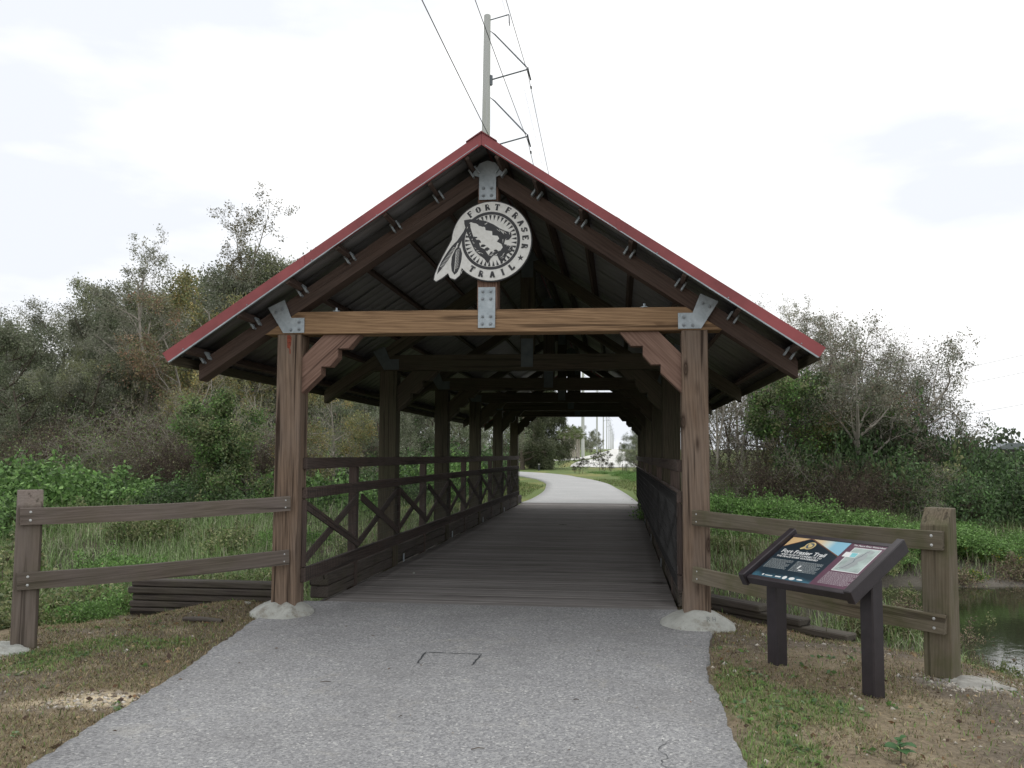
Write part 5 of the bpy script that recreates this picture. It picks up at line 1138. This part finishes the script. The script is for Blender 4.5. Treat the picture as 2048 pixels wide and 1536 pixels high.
# fallen leaves
p_ = np.concatenate([scatter(330, -5.2, -2.7, -5, .7, rs, offpath), scatter(330, .6, 3.2, -5, 1.2, rs, offpath)]); p_[:, 2] += .012
c = pal([(.22, .13, .07), (.13, .08, .05), (.34, .25, .15), (.09, .06, .045)], len(p_), rs, .25); V, F, Cv = leaves(p_, .035, c, rs, .6, .85); o = mesh_obj('fallen_leaves', arr_mesh('fallen_leaves', V, F, Cv), M_leaf); tag(o, 'brown fallen leaves strewn over the soil', 'leaves', None, 'stuff')
p_ = scatter(60, -2.9, .7, -4.5, .7, rs, lambda x, y: (x < path_r(y))*(x > path_l(y))*(.25+.75*(np.minimum(path_r(y)-x, x-path_l(y)) < .35))); p_[:, 2] = .006
c = pal([(.16, .11, .07), (.10, .07, .05), (.28, .21, .13)], len(p_), rs, .25); V, F, Cv = leaves(p_, .028, c, rs, .45, .93); V[:, 2] = np.maximum(V[:, 2], .005); o = mesh_obj('path_litter', arr_mesh('path_litter', V, F, Cv), M_leaf); tag(o, 'few dry leaf scraps lying on the asphalt path', 'leaves', None, 'stuff')
# shell pebbles
p_ = np.concatenate([scatter(1500, -5.2, -2.6, -5, .8, rs, lambda x, y: offpath(x, y)*.5), scatter(3200, .4, 3.2, -5, 1.4, rs, lambda x, y: offpath(x, y)*(.25+.75*np.exp(-(((x-1.4)/.6)**2+((y-.5)/.9)**2)))), scatter(500, 2.1, 2.9, -1.75, -1.15, rs, offpath), scatter(350, -5.2, -4.6, -1.75, -1.2, rs, offpath), scatter(400, -3.5, -2.8, -3.1, -2.7, rs, offpath)])
n_ = len(p_); u = rs.normal(size=(n_, 6, 3)); base = np.array([(1, 0, 0), (-1, 0, 0), (0, 1, 0), (0, -1, 0), (0, 0, .7), (0, 0, -.5)]); sz = (rs.gamma(2.2, .0035, n_)+.002)[:, None, None]
V = (p_[:, None, :]+(base[None]*(1+.25*u))*sz).reshape(-1, 3); f = np.array([(0, 2, 4), (2, 1, 4), (1, 3, 4), (3, 0, 4), (2, 0, 5), (1, 2, 5), (3, 1, 5), (0, 3, 5)]); F = (np.arange(n_)[:, None, None]*6+f[None]).reshape(-1, 3)
c = pal([(.50, .45, .38), (.40, .34, .26), (.60, .56, .50), (.25, .2, .15)], n_, rs, .2); o = mesh_obj('pebbles', arr_mesh('pebbles', V, F, np.repeat(c, 6, axis=0)), M_grass); tag(o, 'pale shell pebbles scattered over the soil', 'pebbles', None, 'stuff')
# long grass in and beyond the ditch
def longgrass(name, label, n_, x0, x1, y0, y1, keep, h, w_, cols, lie=.1, seed=1, bend=.8):
    rs = np.random.RandomState(seed); p_ = scatter(n_, x0, x1, y0, y1, rs, keep); c = pal(cols, len(p_), rs, .22)*(1+.5*(vnoise(p_[:, 0], p_[:, 1], .8, 3, seed)-.5))[:, None]
    V, F, Cv = blades(p_, h*(.55+.9*vnoise(p_[:, 0], p_[:, 1], 1.3, 3, seed+5)), w_, c, rs, bend, lie); o = mesh_obj(name, arr_mesh(name, V, F, Cv), M_grass); tag(o, label, 'grass', None, 'stuff'); return o
GC = [(.24, .34, .14), (.19, .30, .10), (.31, .38, .20), (.36, .36, .25), (.14, .22, .07)]
longgrass('ditch_grass', 'tall pale green grass in the ditch left of the bridge', 80000, -13, -3.3, 2, 14, lambda x, y: np.ones_like(x)*(.35+.65*sstep(.3, .6, vnoise(x, y, .6, 3, 51))), .42, .012, GC, seed=61, bend=1.3)
longgrass('bank_grass', 'tall green grass on the far bank right of the bridge', 110000, .8, 16, 1.8, 15, lambda x, y: (terr(x, y) > -.9)*(y > 1.9-(x-.9)*1.0)*(((x < 4.0) | (y > 6)))*(.3+.7*sstep(.3, .6, vnoise(x, y, .6, 3, 52))), .26, .012, GC+[(.18, .15, .09)], seed=62)
longgrass('slope_grass', 'dull grass and dead stems on the near slope above the pond', 30000, 1.0, 7, -5, 4.5, lambda x, y: (terr(x, y) > -.95)*(terr(x, y) < -.13)*sstep(.34, .55, vnoise(x, y, 1.1, 3, 53)), .13, .008, [(.13, .16, .06), (.16, .15, .09), (.10, .13, .05), (.22, .20, .14)], seed=63)
longgrass('lawn_grass', 'short green grass around the far path', 60000, -14, 8, 19.5, 48, lambda x, y: ((x < -3.2-(y-20)*.02-np.clip(y-34, 0, 99)*.25) | (x > .6-np.clip(y-30, 0, 99)*.12))*1., .10, .02, [(.13, .19, .055), (.16, .22, .07), (.19, .19, .09)], seed=64)
# leafy weeds behind the left fence and along the left crest
for i, (x, y, s_) in enumerate(((-5.75, -.2, .34), (-6.2, -1.0, .4), (-5.45, .9, .38), (-5.0, 1.45, .30), (-5.9, 1.2, .45), (-4.4, 1.7, .28), (-6.7, .6, .5), (-5.7, -1.5, .36), (-7.2, -.8, .55), (-3.8, 2.0, .25), (-6.3, 2.4, .5), (-5.2, 3.0, .42), (-7.6, 2, .6), (-4.3, 3.6, .35), (-7.5, 4.5, .55), (-6, 5.5, .5), (-9, 3, .7), (-8.5, 6.5, .7), (-10.5, 5.5, .8), (-4.8, 8.5, .35), (-6.4, 9.5, .45), (-7.8, 8.8, .5), (-9.5, 9.5, .6), (-5.5, 6.8, .32), (-4.6, 2.4, .3))):
    bush([olM, flM, weedM][i % 3] if i % 3 != 1 else olM, x, y, (s_*1.1, s_*1.15), 'weed_clump', ('leafy olive weeds on the far slope of the ditch, seen between the left fence rails' if y > 4 else 'leafy weeds crowding the left fence post' if x < -5.3 else 'leafy weeds beside the left timber wall'), 'weeds', 'weeds behind the left fence', dz=0)
for i, (x, y, s_) in enumerate(((3.3, 9.9, .4), (4.6, 10.2, .45), (6.5, 10.6, .5), (2.2, 9.6, .35), (8, 11, .6), (5.5, 11.3, .5), (3.6, 2.8, .22), (3.2, .8, .14), (4.3, 3.6, .2), (3.9, 2.0, .3), (4.5, 5.0, .45), (3.5, 4.2, .4), (4.9, 3.9, .4), (5.2, 6.0, .4), (4.3, 6.5, .5), (4.9, 9.2, .3), (7.5, 9.8, .35))):
    bush([brM, olM][i % 2], x, y, s_, 'weed_clump', 'dull brown-green weeds on the banks by the pond', 'weeds', 'dull weeds by the pond')
# broad-leaved seedling in the foreground
rs = np.random.RandomState(77); q0 = np.array([1.15, -3.55, gz(np.array([1.15]), np.array([-3.55]))[0]]); x_s, y_s = 1.42, -3.28; z_s = float(gz(np.array([x_s]), np.array([y_s]))[0])
SD = root('seedling', (x_s, y_s, z_s), 'small broad-leaved green seedling in the foreground at the lower right', 'plant')
tube_obj('stem', [([(x_s, y_s, z_s-.02), (x_s+.005, y_s, z_s+.05), (x_s, y_s+.005, z_s+.09)], [.004, .003, .002])], M_bark, SD, sides=5)
for i in range(9):
    a = i*2.4; L_ = .095 if i < 6 else .06; e = .55 if i < 6 else .9; zb_ = z_s+.045+.008*i; V = []; 
    d = np.array([cos(a)*cos(e), sin(a)*cos(e), sin(e)]); sd_ = np.array([-sin(a), cos(a), 0]); b0 = np.array([x_s, y_s, zb_])
    for t, ww in ((0, .1), (.3, .75), (.6, 1), (.85, .6), (1, .05)):
        cc = b0+d*L_*t-np.array([0, 0, 1])*L_*.5*t*t; V += [cc-sd_*ww*L_*.33+np.array([0, 0, .004]), cc, cc+sd_*ww*L_*.33+np.array([0, 0, .004])]
    F = [(3*j+k_, 3*j+k_+1, 3*j+k_+4, 3*j+k_+3) for j in range(4) for k_ in range(2)]; V = np.array(V); cm = V.mean(0); me = arr_mesh('leaf', V-cm, F, np.tile(np.array([[.06, .14, .05]]), (15, 1)), True)
    mesh_obj('leaf', me, M_leaf, SD, Matrix.Translation(cm))
# dark stick, stones, twigs on the path
zz = gz(np.array([-3.75]), np.array([-.38]))[0]
tag(tube_obj('stick', [([(-3.92, -.30, zz+.02), (-3.75, -.34, zz+.03), (-3.52, -.38, zz+.022)], [.022, .024, .022])], M_old, sides=7), 'dark stick lying on the soil left of the left footing', 'stick')
for i, (x, y, r_, lab) in enumerate(((-3.62, .42, .03, 'pale stone on the crest above the left timber wall'), (-3.43, .10, .035, 'pale stone lying beside the left concrete footing'), (-3.7, .55, .014, 'tiny pale stone on the crest left of the post'), (-1.35, -.95, .012, 'small white stone on the asphalt above the saw cut'), (-2.55, 3.0, .014, 'white pebble lying on the deck planks'))):
    z = .012 if i >= 3 else float(gz(np.array([x]), np.array([y]))[0])
    bm = bmesh.new(); bmesh.ops.create_icosphere(bm, subdivisions=2, radius=r_)
    for v_ in bm.verts: v_.co *= 1+.3*noise.noise(v_.co*30+Vector((i*5, 0, 0))); v_.co.z *= .6
    me = D.meshes.new('stone'); bm.to_mesh(me); bm.free(); tag(mesh_obj('stone', me, M_conc, None, Matrix.Translation((x, y, z+r_*.3))), lab, 'stone')
for i, (x0, y0, a, L_, lab) in enumerate(((-1.95, -2.35, .25, .07, 'tiny dark twig on the left of the path'), (-.28, -2.55, .1, .035, 'tiny dark scrap near the middle of the path'), (-1.25, -3.05, 1.1, .03, 'tiny dark scrap low on the path'), (-.75, -3.55, .35, .07, 'thin curved twig at the bottom of the path'))):
    tag(tube_obj('twig', [([(x0, y0, .006), (x0+cos(a)*L_*.5, y0+sin(a)*L_*.5+.006, .009), (x0+cos(a)*L_, y0+sin(a)*L_, .006)], [.0022, .003, .0018])], M_bark, sides=4), lab, 'twig')
